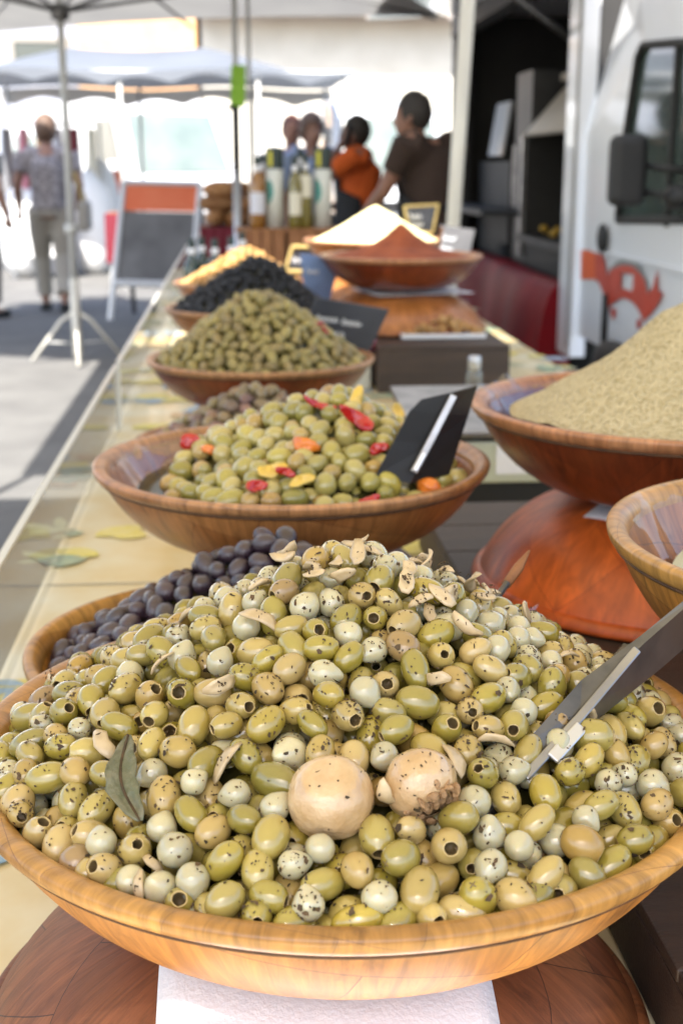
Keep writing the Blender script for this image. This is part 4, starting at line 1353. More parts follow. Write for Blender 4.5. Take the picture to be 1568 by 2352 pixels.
MB().tube([at_y(1085, 1450, .93), at_y(1165, 1338, .955)], [.0032, .0026], 8).build('shaft', m['dark_steel'], e, True)
MB().tube([at_y(1160, 1345, .955), at_y(1190, 1303, .965), at_y(1215, 1264, .975)], [.0038, .0042, .0008], 8, flat=.5).build('flat_tip', m['crate_wood'], e, True)

# ------------------------------------------------------------------ signs on the stall
def scribble(pts0, ux, uy, words, h, r, parent, mat='chalk', seed=0):
    """cursive chalk strokes laid on a board"""
    rg = random.Random(seed)
    o = Vector(map(float, pts0)); ux = Vector(map(float, ux)); uy = Vector(map(float, uy))
    mb = MB()
    x = 0
    for L in words:
        P = []
        n = int(L*18)
        for i in range(n+1):
            t = i/n*L
            big = 1.7 if t < .6 else (1.45 if rg.random() < .0 else 1)
            P.append(o+ux*((x+t*.62+.16*math.sin(t*9+1))*h)+uy*((.30*math.sin(t*9)*big+.22*math.sin(t*4.1+seed)+.35*(t < .7)*math.sin(t*5))*h))
        mb.tube(P, r, 4)
        x += L*.62+.8
    return mb.build('handwriting', m[mat], parent)
def sign(label, c, th, mat, frame=None, stake=None, text=None, seed=0, name='price_slate'):
    """c = corner points TL, TR, BR, BL (photo-facing)"""
    e = empty(name, tuple((np.array(c[3])+np.array(c[2]))/2), 0, label, 'sign', 'price slates of the stall')
    off = Vector(e.location)
    C = [Vector(map(float, p))-off for p in c]
    b = MB().slab([C[3], C[2], C[1], C[0]], th).build('slate_panel', m[mat], e)
    nrm = (C[2]-C[3]).cross(C[0]-C[3]).normalized()
    ux, uy = (C[1]-C[0]).normalized(), (C[0]-C[3]).normalized()
    if frame:
        for a, b2 in zip(C, C[1:]+C[:1]):
            MB().tube([a+nrm*.001, b2+nrm*.001], frame, 6).build('frame_edge', m['gold_frame'], e)
    if text:
        w, hh = (C[1]-C[0]).length, (C[0]-C[3]).length
        for k, (fx, fy, words, h) in enumerate(text):
            scribble(C[3]+ux*(w*fx)+uy*(hh*fy)+nrm*.0012, ux, uy, words, h, .0016 if h < .02 else .0022, e, seed=seed+k)
    if stake is not None:
        p = (C[2]+C[3])/2
        MB().tube([p+Vector((0, 0, .01))-nrm*.006, p+Vector((0, 0, -stake))-nrm*.006], .003, 6).build('stake', m['steel'], e)
    return e
sign('dark slate with two lines of chalk handwriting beside the khaki olives', [at_y(725, 684, 2.86), at_y(893, 712, 2.90), at_y(842, 822, 2.93), at_y(690, 795, 2.89)], .004, 'slate',
     text=[(.08, .62, (6.6, 5.6), .0125), (.16, .36, (8.0,), .0125)], stake=.08, seed=3)
sign('bright blue price card beside the black olives', [at_y(690, 583, 3.92), at_y(783, 592, 3.95), at_y(757, 690, 3.97), at_y(700, 680, 3.94)], .003, 'slate_blue', text=[(.12, .6, (4.6,), .012)], stake=.09, seed=8)
sign('small pale framed card behind the blue price card', [at_y(672, 566, 4.62), at_y(738, 568, 4.64), at_y(728, 625, 4.66), at_y(655, 622, 4.64)], .004, 'slate', frame=.006, text=[(.12, .45, (3.8,), .018)], stake=.10, seed=9)
sign('gold framed slate standing in the flour', [at_y(928, 474, 4.60), at_y(1005, 470, 4.63), at_y(992, 535, 4.62), at_y(938, 532, 4.60)], .004, 'slate', frame=.005, text=[(.10, .58, (4.4,), .016), (.1, .25, (5.0,), .014)], stake=.06, seed=12)
sign('grey slate with white figures behind the spice bowl', [at_y(1012, 517, 4.32), at_y(1090, 528, 4.34), at_y(1075, 592, 4.35), at_y(1000, 586, 4.33)], .004, 'board_grey', text=[(.08, .60, (4.6,), .017), (.10, .25, (4.0,), .017)], stake=.10, seed=15)
# spoon handle in the spice
e = empty('wooden_spoon', (0, 0, 0), 0, 'thin wooden spoon handle standing in the spice powder', 'spoon')
MB().tube([at_y(1004, 590, 3.93), at_y(1009, 560, 3.94), at_y(1014, 522, 3.95)], [.006, .007, .008], 8, flat=.6).build('handle', m['crate_wood'], e, True)
MB().ell(at_y(1002, 600, 3.93), (.02, .012, .025), 12, 8).build('spoon_head', m['crate_wood'], e, True)
# red plastic bag
mb = MB().ell((0, 0, .045), (.085, .05, .05), 24, 14); wobble(mb, .018, 40, 5)
o = mb.build('plastic_bag', m['red_bag'], None, True); p = at_y(790, 700, 3.62); o.location = (p[0], p[1], TZ+.075)
bb = bevel(MB().bbox((p[0]-.07, p[1]-.05, TZ+.002), (p[0]+.07, p[1]+.05, TZ+.08)).build('small_box', m['carton'], None), .003)
tag(bb, 'small pale carton under the red plastic bag', 'box')
tag(o, 'crumpled pink red plastic bag beside the upturned spice bowl', 'bag')
# nut tray
tp = at_z(1017, 776, .800)
e = empty('nut_tray', (tp[0], tp[1]+.03, .8005), 0, 'white paper tray of cashews on the dark crate corner', 'tray')
MB().bbox((-.118, -.05, 0), (.118, .05, .003)).build('tray_base', m['paper'], e)
for a, b_ in (((-.118, -.052, .003), (.118, -.049, .013)), ((-.118, .049, .003), (.118, .052, .013)), ((-.119, -.049, .003), (-.116, .049, .013)), ((.116, -.049, .003), (.119, .049, .013))):
    MB().bbox(a, b_).build('tray_edge', m['paper'], e)
cash = []
for sd in range(3):
    mb = MB(); P = []; rd = []
    for i in range(9):
        t = i/8*2.6-1.3
        P.append((.011*math.sin(t), .011*(1-math.cos(t))+.002*sd, 0)); rd.append(.0052*(1-.55*abs(i/4-1)**2.2)+.0006)
    mb.tube(P, rd, 8); cash.append(mb.mesh('cashew', m['nut'], True))
rg = random.Random(4)
for i in range(70):
    u = rg.random()
    x, y = rg.uniform(-.105, .105), rg.uniform(-.04, .04)
    z = .8005+.012+rg.random()*.055*max(0, 1-abs(x-.01)/.10)
    tag(place('cashew', cash[i % 3], (tp[0]+x, tp[1]+.03+y, z), Euler((rg.uniform(-.8, .8), rg.uniform(-.8, .8), rg.random()*6.28)).to_matrix()), 'curved cashew nut on the white paper tray', 'nut', 'cashews on the tray')

# weighing scale
sx0, sx1, sy0 = .325, .70, 2.27
e = empty('weighing_scale', ((sx0+sx1)/2, sy0, TZ+.003), 0, 'pale green weighing scale with steel platform behind the pepper olives', 'scale')
w = (sx1-sx0)/2
MB().bbox((-w+.01, .012, 0), (w-.01, .33, .040)).build('base', m['black_plastic'], e)
bd = bevel(MB().bbox((-w, 0, .0405), (w, .35, .118)).build('body', m['scale_green'], e), .006)
MB().bbox((-w+.004, .002, .1185), (w-.004, .346, .127)).build('gasket', m['black_plastic'], e)
bevel(MB().slab([(-w-.02, -.012, .1275), (w+.02, -.012, .1275), (w+.02, .36, .150), (-w-.02, .36, .150)], -.012).build('platform', m['steel'], e), .003)
MB().bbox((-.055, -.0022, .058), (.005, -.0006, .112)).build('sticker', m['paper'], e)
MB().bbox((-.018, -.0036, .075), (-.006, -.0024, .088)).build('green_mark', m['green_tag'], e)
# small glass bottle with grey cap
bpz = at_z(1050, 893, TZ+.003)
e = empty('glass_bottle', (bpz[0], bpz[1]-.25, TZ+.003), 0, 'small clear glass bottle with grey cap behind the scale', 'bottle')
MB().lathe([(1e-4, .001), (.02, .001), (.0215, .006), (.0215, .075), (.019, .086), (.0135, .094)], 20).build('glass', m['clear_glass'], e, True)
MB().lathe([(1e-4, .003), (.018, .003), (.018, .03), (1e-4, .03)], 20).build('content', m['label_cream'], e, True)
MB().lathe([(.0142, .092), (.0165, .094), (.0165, .122), (.015, .126), (1e-4, .127)], 20).build('cap', m['alu'], e, True)
# ------------------------------------------------------------------ bottles, cartons and crates at the far end
def slat_crate(label, x0, x1, y0, y1, z0, z1):
    e = empty('bottle_crate', ((x0+x1)/2, (y0+y1)/2, z0), 0, label, 'crate', 'slatted wooden crates under the bottles')
    w, d, h = (x1-x0)/2, (y1-y0)/2, z1-z0
    for side in (-1, 1):
        k = 4
        for i in range(k):
            a = -w+2*w*i/k
            bevel(MB().bbox((a+.004, side*d-.006, 0), (a+2*w/k-.004, side*d+.006, h-.016)).build('slat', m['crate_wood'], e), .002)
        for i in range(3):
            a = -d+2*d*i/3
            bevel(MB().bbox((side*w-.006, a+.012, 0), (side*w+.006, a+2*d/3-.012, h-.016)).build('slat', m['crate_wood'], e), .002)
    MB().bbox((-w-.012, -d-.012, h-.0155), (w+.012, d+.012, h)).build('top_board', m['crate_wood'], e)
ca, cb = at_y(546, 517, 6.9), at_y(765, 520, 6.9)
slat_crate('slatted wooden crate under the amber bottle, left of two', ca[0], (ca[0]+cb[0])/2-.01, 6.86, 7.16, TZ+.003, .955)
slat_crate('slatted wooden crate under the white cartons, right of two', (ca[0]+cb[0])/2+.015, cb[0]+.05, 6.86, 7.16, TZ+.003, .955)
def boxed(label, x, Y=6.98, z=.956):
    p = at_y(x, 515, Y)
    e = empty('oil_carton', (p[0], Y, z), .0, label, 'carton', 'white cartons holding oil')
    MB().lathe([(1e-4, 0), (.046, 0), (.046, .29), (.042, .296), (1e-4, .296)], 20).build('tube_body', m['carton'], e, True)
    MB().lathe([(.0468, .298), (.0468, .40), (.043, .405), (1e-4, .405)], 20).build('dark_top', m['cap_dark'], e, True)
    pr = MB()
    for k in range(9):
        a0 = -2.5+k*.13; 
        q = math.sin(math.pi*k/8.0)
    ang = [-2.55+.09*k for k in range(10)]
    vs, fs = [], []
    for k, a in enumerate(ang):
        hh = .062*math.sqrt(max(0, 1-((k-0)/9.0)**2))
        for s_ in (-1, 1): vs.append((.0466*math.cos(a), .0466*math.sin(a), .185+s_*hh))
    for k in range(9): fs.append((2*k, 2*k+2, 2*k+3, 2*k+1))
    MB().add(vs, fs).build('half_disc_print', m['teal_print'], e)
    vs, fs = [], []
    for k in range(6):
        a = -2.35+.1*k
        for zz in (.31, .385): vs.append((.0474*math.cos(a), .0474*math.sin(a), zz))
    for k in range(5): fs.append((2*k, 2*k+2, 2*k+3, 2*k+1))
    MB().add(vs, fs).build('yellow_print', m['yellow_print'], e)
boxed('white tall carton with teal half disc, left of the two', 632)
boxed('white tall carton with teal half disc, right of the two', 741)
def bottle(label, x, Y, z, mat, h=.34, r=.036, lab=None, tagc=None, cap='cap_dark', collar=True):
    p = at_y(x, 515, Y)
    e = empty('bottle', (p[0], Y, z), 0, label, 'bottle', 'oil and wine bottles at the far end')
    MB().lathe([(1e-4, 0), (r*.95, 0), (r, .006), (r, h*.60), (r*.85, h*.68), (r*.38, h*.78), (r*.36, h*.90)], 18).build('glass_body', m[mat], e, True)
    MB().lathe([(r*.40, h*.88), (r*.42, h*.90), (r*.42, h), (1e-4, h*1.005)], 14).build('cap', m[cap], e, True)
    if collar: MB().lathe([(r*.40, h*.79), (r*.46, h*.80), (r*.44, h*.87), (r*.39, h*.875)], 14).build('collar', m['paper'], e, True)
    if lab:
        a0, a1 = -2.6, -.5
        vs = [( r*1.02*math.cos(a0+(a1-a0)*k/8), r*1.02*math.sin(a0+(a1-a0)*k/8), zz) for k in range(9) for zz in (h*lab[0], h*lab[1])]
        MB().add(vs, [(2*k, 2*k+2, 2*k+3, 2*k+1) for k in range(8)]).build('label_paper', m['label_cream' if tagc is None else tagc], e)
    return e
bottle('amber oil bottle with a pale hang tag beside the cartons', 592, 6.95, .956, 'oil_amber', .36, .042, (.20, .5), 'shirt_pale')
bottle('amber oil bottle behind the tagged bottle', 606, 7.08, .956, 'oil_amber', .37, .036)
bottle('olive oil bottle with a cream tag between the cartons', 678, 6.93, .956, 'oil_olive', .36, .036, (.18, .5))
bottle('olive oil bottle with tall cream label between the cartons', 702, 6.95, .956, 'oil_olive', .37, .036, (.42, .72), 'label_cream')
bottle('dark capped bottle behind the two cartons', 690, 7.1, .956, 'bottle_green', .40, .036)
for k, (x, Y) in enumerate(((438, 5.6), (462, 5.75), (492, 5.6), (530, 5.75), (556, 6.2))):
    bottle('dark green bottle standing on the cloth, number %s from the table edge' % ('one', 'two', 'three', 'four', 'five')[k], x, Y, TZ+.003, 'bottle_green', .30, .036, (.2, .45))

# ------------------------------------------------------------------ poles, parasol, board
def pole_tag():
    p = at_y(546, 500, 8.15)
    e = empty('tent_pole', (p[0], 8.15, 0), 0, 'grey tent pole with a lime green tag and black clamp', 'pole')
    MB().tube([(0, 0, 0), (0, 0, 1.24)], .026, 12).build('lower_tube', m['alu'], e, True)
    MB().tube([(0, 0, 1.2), (.005, 0, 2.29)], .016, 12).build('upper_tube', m['pole_grey'], e, True)
    MB().tube([(0, 0, 1.22), (0, 0, 1.62)], .024, 12).build('clamp_sleeve', m['black_plastic'], e, True)
    MB().tube([(-.05, 0, 1.60), (.03, 0, 1.62)], .015, 8).build('clamp_lever', m['black_plastic'], e, True)
    MB().slab([(-.03, -.03, 1.62), (.055, -.03, 1.60), (.065, -.03, 1.84), (-.02, -.03, 1.84)], .003).build('green_tag', m['green_tag'], e)
    MB().lathe([(1e-4, 0), (.12, 0), (.12, .012), (.03, .02), (.03, .06)], 20).build('foot_plate', m['alu'], e, True)
    e2 = empty('tent_pole', (p[0]+.085, 8.35, 0), 0, 'thin grey tent pole just behind the tagged pole', 'pole')
    MB().tube([(0, 0, 0), (0, 0, 2.29)], .012, 10).build('tube', m['pole_grey'], e2, True)
    MB().lathe([(1e-4, 0), (.08, 0), (.08, .01), (.02, .015)], 16).build('foot_plate', m['alu'], e2, True)
pole_tag()
pb, pt = at_y(1040, 520, 5.3), at_y(1078, -60, 5.25)
e = empty('tent_pole', (0, 0, 0), 0, 'thick cream tent pole in front of the food truck', 'pole')
dv = (Vector(pt)-Vector(pb)); g0 = Vector(pb)-dv*(pb[2]/dv.z)
MB().tube([g0, Vector(pt)+dv*.5], .028, 16).build('tube', m['pole_cream'], e, True)
MB().tube([g0+dv.normalized()*.75, g0+dv.normalized()*.80], .034, 16).build('joint_collar', m['pole_grey'], e, True)
MB().bbox((g0.x-.09, g0.y-.09, 0), (g0.x+.09, g0.y+.09, .012)).build('foot_plate', m['pole_grey'], e)

# parasol with tripod base
tpb = at_z(180, 830, 0)
e = empty('market_parasol', (tpb[0], tpb[1], 0), R_(-24), 'grey market parasol on a tripod base', 'parasol')
MB().tube([(0, 0, .03), (0, 0, .55)], .032, 14).build('lower_pole', m['pole_cream'], e, True)
MB().tube([(0, 0, .5), (0, 0, 2.62)], .024, 14).build('upper_pole', m['pole_grey'], e, True)
MB().tube([(0, 0, .84), (0, 0, .90)], .045, 14).build('pole_collar', m['pole_grey'], e, True)
for k in range(4):
    a = k*math.pi/2+.55
    MB().tube([(0, 0, .34), (.10*math.cos(a), .10*math.sin(a), .27), (.30*math.cos(a), .30*math.sin(a), .012)], [.012, .012, .011], 8).build('foot_leg', m['pole_cream'], e, True)
    MB().tube([(0, 0, .12), (.20*math.cos(a), .20*math.sin(a), .135)], .006, 6).build('foot_brace', m['pole_grey'], e, True)
HS, ZE, ZA = 1.95, 2.30, 2.75
vs = [(0, 0, ZA)]; fs = []
edge = []
for k in range(4):
    c0 = [(-1, -1), (1, -1), (1, 1), (-1, 1)][k]; c1 = [(1, -1), (1, 1), (-1, 1), (-1, -1)][k]
    for j in range(6):
        t = j/6
        edge.append((HS*(c0[0]+(c1[0]-c0[0])*t), HS*(c0[1]+(c1[1]-c0[1])*t), ZE+.05*math.sin(math.pi*t)))
n = len(edge)
rings = 6
for i in range(1, rings+1):
    for q in edge: 
        f = i/rings
        vs.append((q[0]*f, q[1]*f, ZA+(q[2]-ZA)*f**.9-.05*math.sin(math.pi*f)))
fs = [(0, 1+k, 1+(k+1) % n) for k in range(n)]
for i in range(rings-1):
    for k in range(n): fs.append((1+i*n+k, 1+(i+1)*n+k, 1+(i+1)*n+(k+1) % n, 1+i*n+(k+1) % n))
MB().add(vs, fs).build('canopy', m['canvas_grey'], e, True)
for k in range(8):
    a = math.pi/4*k
    L = HS*(1.41 if k % 2 else 1)
    MB().tube([(0, 0, ZA-.03), (math.cos(a)*L*.98, math.sin(a)*L*.98, ZE-.02)], .011, 6).build('rib', m['dark_steel'], e)
    MB().tube([(0, 0, 2.2), (math.cos(a)*L*.55, math.sin(a)*L*.55, ZA-.03+(ZE-.02-ZA+.03)*.56)], .012, 6).build('strut', m['dark_steel'], e)
MB().lathe([(.03, 2.15), (.06, 2.16), (.06, 2.24), (.03, 2.25)], 14).build('hub', m['dark_steel'], e, True)

# pavement board
YB = 11.2
tl, tr, bl, br = at_y(285, 418, YB), at_y(460, 422, YB), at_y(262, 650, YB-.12), at_y(440, 655, YB-.12)
e = empty('pavement_board', tuple((Vector(map(float, bl))+Vector(map(float, br)))/2 * 1), 0, 'pavement board with orange header and grey chalk panel', 'board')
e.location.z = 0
off = Vector(e.location)
TL, TR, BL, BR_ = [Vector(map(float, q))-off for q in (tl, tr, bl, br)]
MB().tube([TL, TL+(BL-TL)*1.37], .024, 8).build('frame_leg', m['white_paint'], e)
MB().tube([TR, TR+(BR_-TR)*1.37], .024, 8).build('frame_leg', m['white_paint'], e)
MB().tube([TL, TR], .024, 8).build('frame_bar', m['white_paint'], e)
MB().tube([BL, BR_], .030, 8).build('frame_bar', m['white_paint'], e)
lerp = lambda t, a, b: a+(b-a)*t
MB().slab([lerp(.28, TL, BL), lerp(.28, TR, BR_), TR, TL], .01).build('orange_header', m['orange_print'], e)
MB().slab([BL, BR_, lerp(.285, TR, BR_), lerp(.285, TL, BL)], .01).build('chalk_panel', m['board_grey'], e)
for s_ in (TL, TR):
    MB().tube([s_, Vector((s_.x, s_.y+.55, .01))], .02, 8).build('rear_leg', m['dark_steel'], e)

# ------------------------------------------------------------------ food truck
TXP = 1.75
e = empty('food_truck', (TXP, 8, 0), 0, 'white food truck with open side and dark cooking equipment', 'truck')
def tk(mb, name, mat, smooth=False, par=None):
    o = mb.build(name, m[mat], par or e, smooth)
    if par is None: o.location = (-TXP, -8, 0)
    return o
# cab door with a window opening
def P(x, y): return at_x(x, y, TXP)
win = [P(1416, 505), P(1436, 300), P(1462, 130), P(1474, 104), P(1545, 98), P(1640, 92), P(1700, 505), P(1560, 505)]
wy = [(p[1], p[2]) for p in win]
outr = [(6.68, .42), (6.68, 1.4), (6.68, 2.05), (6.60, 2.42), (6.0, 2.46), (4.3, 2.46), (4.3, .42), (5.6, .42)]
cY, cZ = np.mean([q[0] for q in wy]), np.mean([q[1] for q in wy])
vs = [(TXP+(.16 if q[1] > 2 else 0), q[0], q[1]) for q in outr]+[(TXP+.01, q[0], q[1]) for q in wy]
n = 8
tk(MB().add(vs, [(k, (k+1) % n, n+(k+1) % n, n+k) for k in range(n)]), 'cab_side', 'van_white')
fr = MB(); fr.tube([(TXP+.004, q[0], q[1]) for q in wy]+[(TXP+.004, wy[0][0], wy[0][1])], .018, 8); tk(fr, 'window_seal', 'black_rubber', True)
gl = MB().slab([(TXP+.02, q[0], q[1]) for q in wy], .004); gl = tk(gl, 'window_glass', 'glass_van')
dv_ = P(1540, 300)
tk(MB().bbox((TXP-.002, dv_[1]-.015, wy[0][1]), (TXP+.016, dv_[1]+.015, wy[4][1])), 'window_divider', 'black_rubber')
# far seam + pillar strip
tk(MB().bbox((TXP-.03, 6.70, .30), (TXP+.05, 6.98, 2.5)), 'corner_pillar', 'van_white')
tk(MB().bbox((TXP-.036, 6.735, .35), (TXP-.031, 6.765, 2.45)), 'pillar_seam', 'shutter')
for zz in (.55, .8, 1.05, 1.3, 1.55, 1.8):
    tk(MB().ell((TXP-.034, 6.75, zz), (.006, .012, .012), 8, 6), 'rivet', 'shutter')
tk(MB().bbox((TXP-.012, 4.3, .86), (TXP+.0, 6.45, .875)), 'side_moulding', 'van_white')
h_ = P(1391, 547); o = tk(MB().ell((TXP-.02, h_[1], h_[2]), (.022, .055, .07), 12, 8), 'door_handle', 'black_plastic', True)
lb = P(1392, 760)
tk(MB().tube([(TXP-.01, lb[1], .44), (TXP-.012, lb[1], .68)], .018, 8), 'black_strap', 'black_plastic', True)
mb = MB().ell((TXP-.02, lb[1]-.25, .36), (.04, .36, .13), 16, 10); tk(mb, 'wheel_arch_trim', 'black_plastic', True)
# mirror
mc = at_x(1440, 392, 1.55)
mb = MB().box((mc[0], mc[1], mc[2]), (.15, .09, .275)); o = tk(mb, 'mirror', 'black_plastic'); bevel(o, .035, 4)
o2 = MB().box((mc[0], mc[1]+.047, mc[2]), (.12, .004, .23)).build('mirror_glass', m['glass_van'], o)
for zz in (-.08, .02):
    tk(MB().tube([(mc[0]+.05, mc[1], mc[2]+zz), (TXP, mc[1]-.12, mc[2]+zz-.02)], .014, 8), 'mirror_arm', 'black_plastic', True)
tk(MB().ell((TXP-.03, mc[1]-.12, mc[2]-.10), (.05, .10, .05), 12, 8), 'mirror_mount', 'black_plastic', True)
# lettering-like side graphic
def lg(cx_, cy_): return at_x((1300+cx_*.1913)*.98, (540+cy_*.1913)*.98, TXP-.003)
def decal(polys, mat, name, dx=0):
    mb = MB()
    for pl in polys:
        mb.add([tuple(np.array(lg(*q))-np.array([dx, 0, 0])) for q in pl], [tuple(range(len(pl)))])
    tk(mb, name, mat)
decal([[(310, 240), (490, 240), (490, 600), (310, 600)]], 'decal_orange', 'graphic_print')
decal([[(490, 240), (555, 265), (600, 350), (640, 555), (655, 700), (660, 950), (600, 800), (540, 650), (490, 600)],
       [(640, 560), (680, 480), (760, 440), (815, 520), (810, 700), (790, 840), (700, 900), (660, 940)],
       [(760, 440), (850, 420), (950, 440), (960, 540), (815, 520)],
       [(950, 440), (1040, 520), (1100, 620), (1130, 780), (1060, 1060), (1010, 960), (950, 880), (945, 750), (960, 540)],
       [(810, 700), (945, 750), (950, 880), (850, 830), (790, 840)],
       [(1130, 780), (1190, 700), (1250, 480), (1260, 730), (1320, 770), (1290, 860), (1190, 1000), (1080, 1120), (1060, 1060)],
       [(670, 960), (745, 960), (735, 1070), (700, 1085)], [(1000, 1090), (1060, 1090), (1040, 1200), (1000, 1200)]], 'decal_red', 'graphic_print', .0008)
decal([[(645, 500), (740, 385), (850, 340), (970, 370), (1060, 470), (1130, 640), (1130, 780), (1100, 620), (1040, 520), (950, 440), (850, 420), (760, 440), (680, 480)]], 'decal_grey', 'graphic_print', .0004)
# body shell around the cooking bay: roof, back wall, far wall, lower side
tk(MB().bbox((TXP, 7.0, 2.42), (3.9, 11.2, 2.52)), 'roof', 'van_white')
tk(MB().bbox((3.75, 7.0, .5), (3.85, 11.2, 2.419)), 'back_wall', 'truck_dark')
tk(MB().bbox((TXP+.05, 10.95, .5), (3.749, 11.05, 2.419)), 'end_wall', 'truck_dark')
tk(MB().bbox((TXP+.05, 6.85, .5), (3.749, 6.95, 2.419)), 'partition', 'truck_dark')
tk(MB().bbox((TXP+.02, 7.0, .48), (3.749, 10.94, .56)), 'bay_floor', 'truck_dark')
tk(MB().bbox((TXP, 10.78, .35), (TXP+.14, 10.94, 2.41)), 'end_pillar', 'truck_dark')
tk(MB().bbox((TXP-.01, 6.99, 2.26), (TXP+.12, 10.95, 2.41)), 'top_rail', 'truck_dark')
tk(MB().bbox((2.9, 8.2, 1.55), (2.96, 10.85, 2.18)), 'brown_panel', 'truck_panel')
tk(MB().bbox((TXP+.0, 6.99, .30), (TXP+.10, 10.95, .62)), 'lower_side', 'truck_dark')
for yy in (7.9, 9.6):
    w_ = MB().lathe([(.12, -.1), (.33, -.1), (.36, -.06), (.36, .06), (.33, .1), (.12, .1)], 28)
    o = tk(w_, 'wheel', 'black_rubber', True); 
    o.rotation_euler = (0, R_(90), 0); o.location = (.25, yy-8, .36)
# ovens
ov = MB(); x0, x1, y0, y1 = 1.86, 2.55, 7.25, 8.55
for a, b_ in (((x0+.4, y0, .62), (x1, y1, 1.50)), ((x0, y0, .62), (x0+.399, y0+.03, 1.46)), ((x0, y1-.03, .62), (x0+.399, y1, 1.46)), ((x0, y0+.031, .62), (x0+.399, y1-.031, .84))): ov.bbox(a, b_)
tk(ov, 'oven', 'truck_dark')
tk(MB().slab([(x0-.02, y0-.02, 1.46), (x0-.02, y1+.02, 1.46), (x0+.25, y1-.03, 1.78), (x0+.25, y0+.03, 1.78)], -.02), 'oven_hood', 'hood_beige')
tk(MB().bbox((x0+.2, y0, 1.785), (x1, y1, 1.83)), 'hood_top', 'hood_beige')
for a, b_ in (((x0-.03, y1-.01, .7), (x0-.002, y1+.05, 1.45)),): tk(MB().bbox(a, b_), 'steel_trim', 'steel')
tk(MB().bbox((x0-.06, y0, .80), (x0-.01, y1, .845)), 'oven_tray', 'truck_steel')
tk(MB().bbox((1.90, 8.62, .62), (2.5, 9.1, 1.86)), 'cabinet', 'truck_steel')
for k in range(3): tk(MB().bbox((1.885, 8.98+.05*k, 1.0), (1.899, 9.0+.05*k, 1.4)), 'cabinet_slot', 'steel')
tk(MB().bbox((1.95, 9.5, .62), (2.6, 10.7, 1.30)), 'oven', 'truck_dark')
tk(MB().slab([(1.93, 9.75, 1.34), (1.93, 10.25, 1.34), (1.99, 10.25, 1.72), (1.99, 9.75, 1.72)], -.02), 'oven_door_glare', 'white_paint')  # white colour imitates the bright reflection on a steel door
tk(MB().bbox((1.60, 8.7, .95), (1.92, 10.7, .98)), 'counter', 'truck_steel')
rg = random.Random(9)
for k in range(26):
    mb = MB().ell((0, 0, 0), (.03, .024, .022), 10, 7)
    o = mb.build('potato', m['potato'], None, True)
    o.location = (x0+.05+rg.random()*.25, y0+.1+rg.random()*(y1-y0-.2), .862+rg.random()*.02); o.rotation_euler = (rg.random(), rg.random(), rg.random()*3)
    tag(o, 'yellow roast potato at the bottom of the truck oven', 'potato', 'roast potatoes')
# raised flap
tk(MB().slab([(TXP+.02, 7.0, 2.44), (TXP+.02, 10.6, 2.44), (1.02, 10.6, 2.40), (1.02, 7.0, 2.40)], .05), 'side_flap', 'white_paint')
tk(MB().tube([(TXP, 7.05, 1.9), (1.05, 7.05, 2.36)], .018, 8), 'flap_strut', 'dark_steel', True)
# red vinyl skirt
sk = MB(); vs, fs = [], []
prof = [(1.79, .66), (1.73, .655), (1.69, .62), (1.65, .50), (1.62, .36), (1.60, .20), (1.59, .06)]
ny = 34
for j in range(ny+1):
    y = 6.98+3.6*j/ny
    for i, (x, z) in enumerate(prof):
        vs.append((x+.018*math.sin(y*7+i*.5)*i/6+.03*math.sin(y*2.3), y, z))
k = len(prof)
fs = [(j*k+i, j*k+i+1, (j+1)*k+i+1, (j+1)*k+i) for j in range(ny) for i in range(k-1)]
b0 = len(vs)
vs += [(1.79, 6.98, z) for x, z in prof[1:]]
for i in range(k-1):
    fs.append((i, b0+max(i-1, 0), b0+i, i+1) if i else (0, b0, 1))
o = sk.add(vs, fs).build('vinyl_skirt', m['red_vinyl'], None, True)
smooth_by_angle(o.data, 50)
tag(o, 'shiny dark red vinyl skirt hanging below the truck counter', 'vinyl skirt')

# ------------------------------------------------------------------ left: market tent, vans, stalls
YT = 14.5
e = empty('market_tent', (at_y(400, 380, YT)[0], YT, 0), 0, 'long white market tent with scalloped valance', 'tent')
ox = e.location.x
xa, xb = at_y(-120, 200, YT)[0]-ox, at_y(812, 200, YT)[0]-ox
zf, zr_ = at_y(300, 160, YT)[2], at_y(300, 112, YT+1.6)[2]
n = 80
vs, fs = [], []
def zfr(x): return zf+.02*math.sin(x*3)-.0
for i in range(n+1):
    x = xa+(xb-xa)*i/n
    sc_ = .10*abs(math.sin(x*4.4))
    hip = min(1, (xb-x)/1.6, (x-xa)/1.6+.3)
    vs += [(x, 0, zfr(x)-.13+sc_*.8), (x, 0, zfr(x)), (x, .8, zfr(x)+(zr_-zf)*.55*hip-.02), (x, 1.6, zfr(x)+(zr_-zf)*hip), (x, 3.2, zfr(x))]
for i in range(n):
    for j in range(4): fs.append((i*5+j, (i+1)*5+j, (i+1)*5+j+1, i*5+j+1))
fs2 = [f for k, f in enumerate(fs) if k % 4 != 0]; fv = [f for k, f in enumerate(fs) if k % 4 == 0]
rv = [q for i in range(n+1) for q in vs[i*5+1:i*5+5]]
MB().add(rv, [(i*4+j, (i+1)*4+j, (i+1)*4+j+1, i*4+j+1) for i in range(n) for j in range(3)]).build('tent_roof', m['canvas_shaded'], e, True)
def strip(V):
    n_ = len(V)//2
    return MB().add(V, [(2*i, 2*i+2, 2*i+3, 2*i+1) for i in range(n_-1)])
fvv = [q for i in range(n+1) for q in (vs[i*5], vs[i*5+1])]
strip(fvv).build('valance', m['canvas_shaded'], e, True)
strip([(x, y+3.2, z-.02-(.07 if k_ % 2 == 0 else 0)) for k_, (x, y, z) in enumerate(fvv)]).build('rear_valance', m['canvas_grey'], e, True)
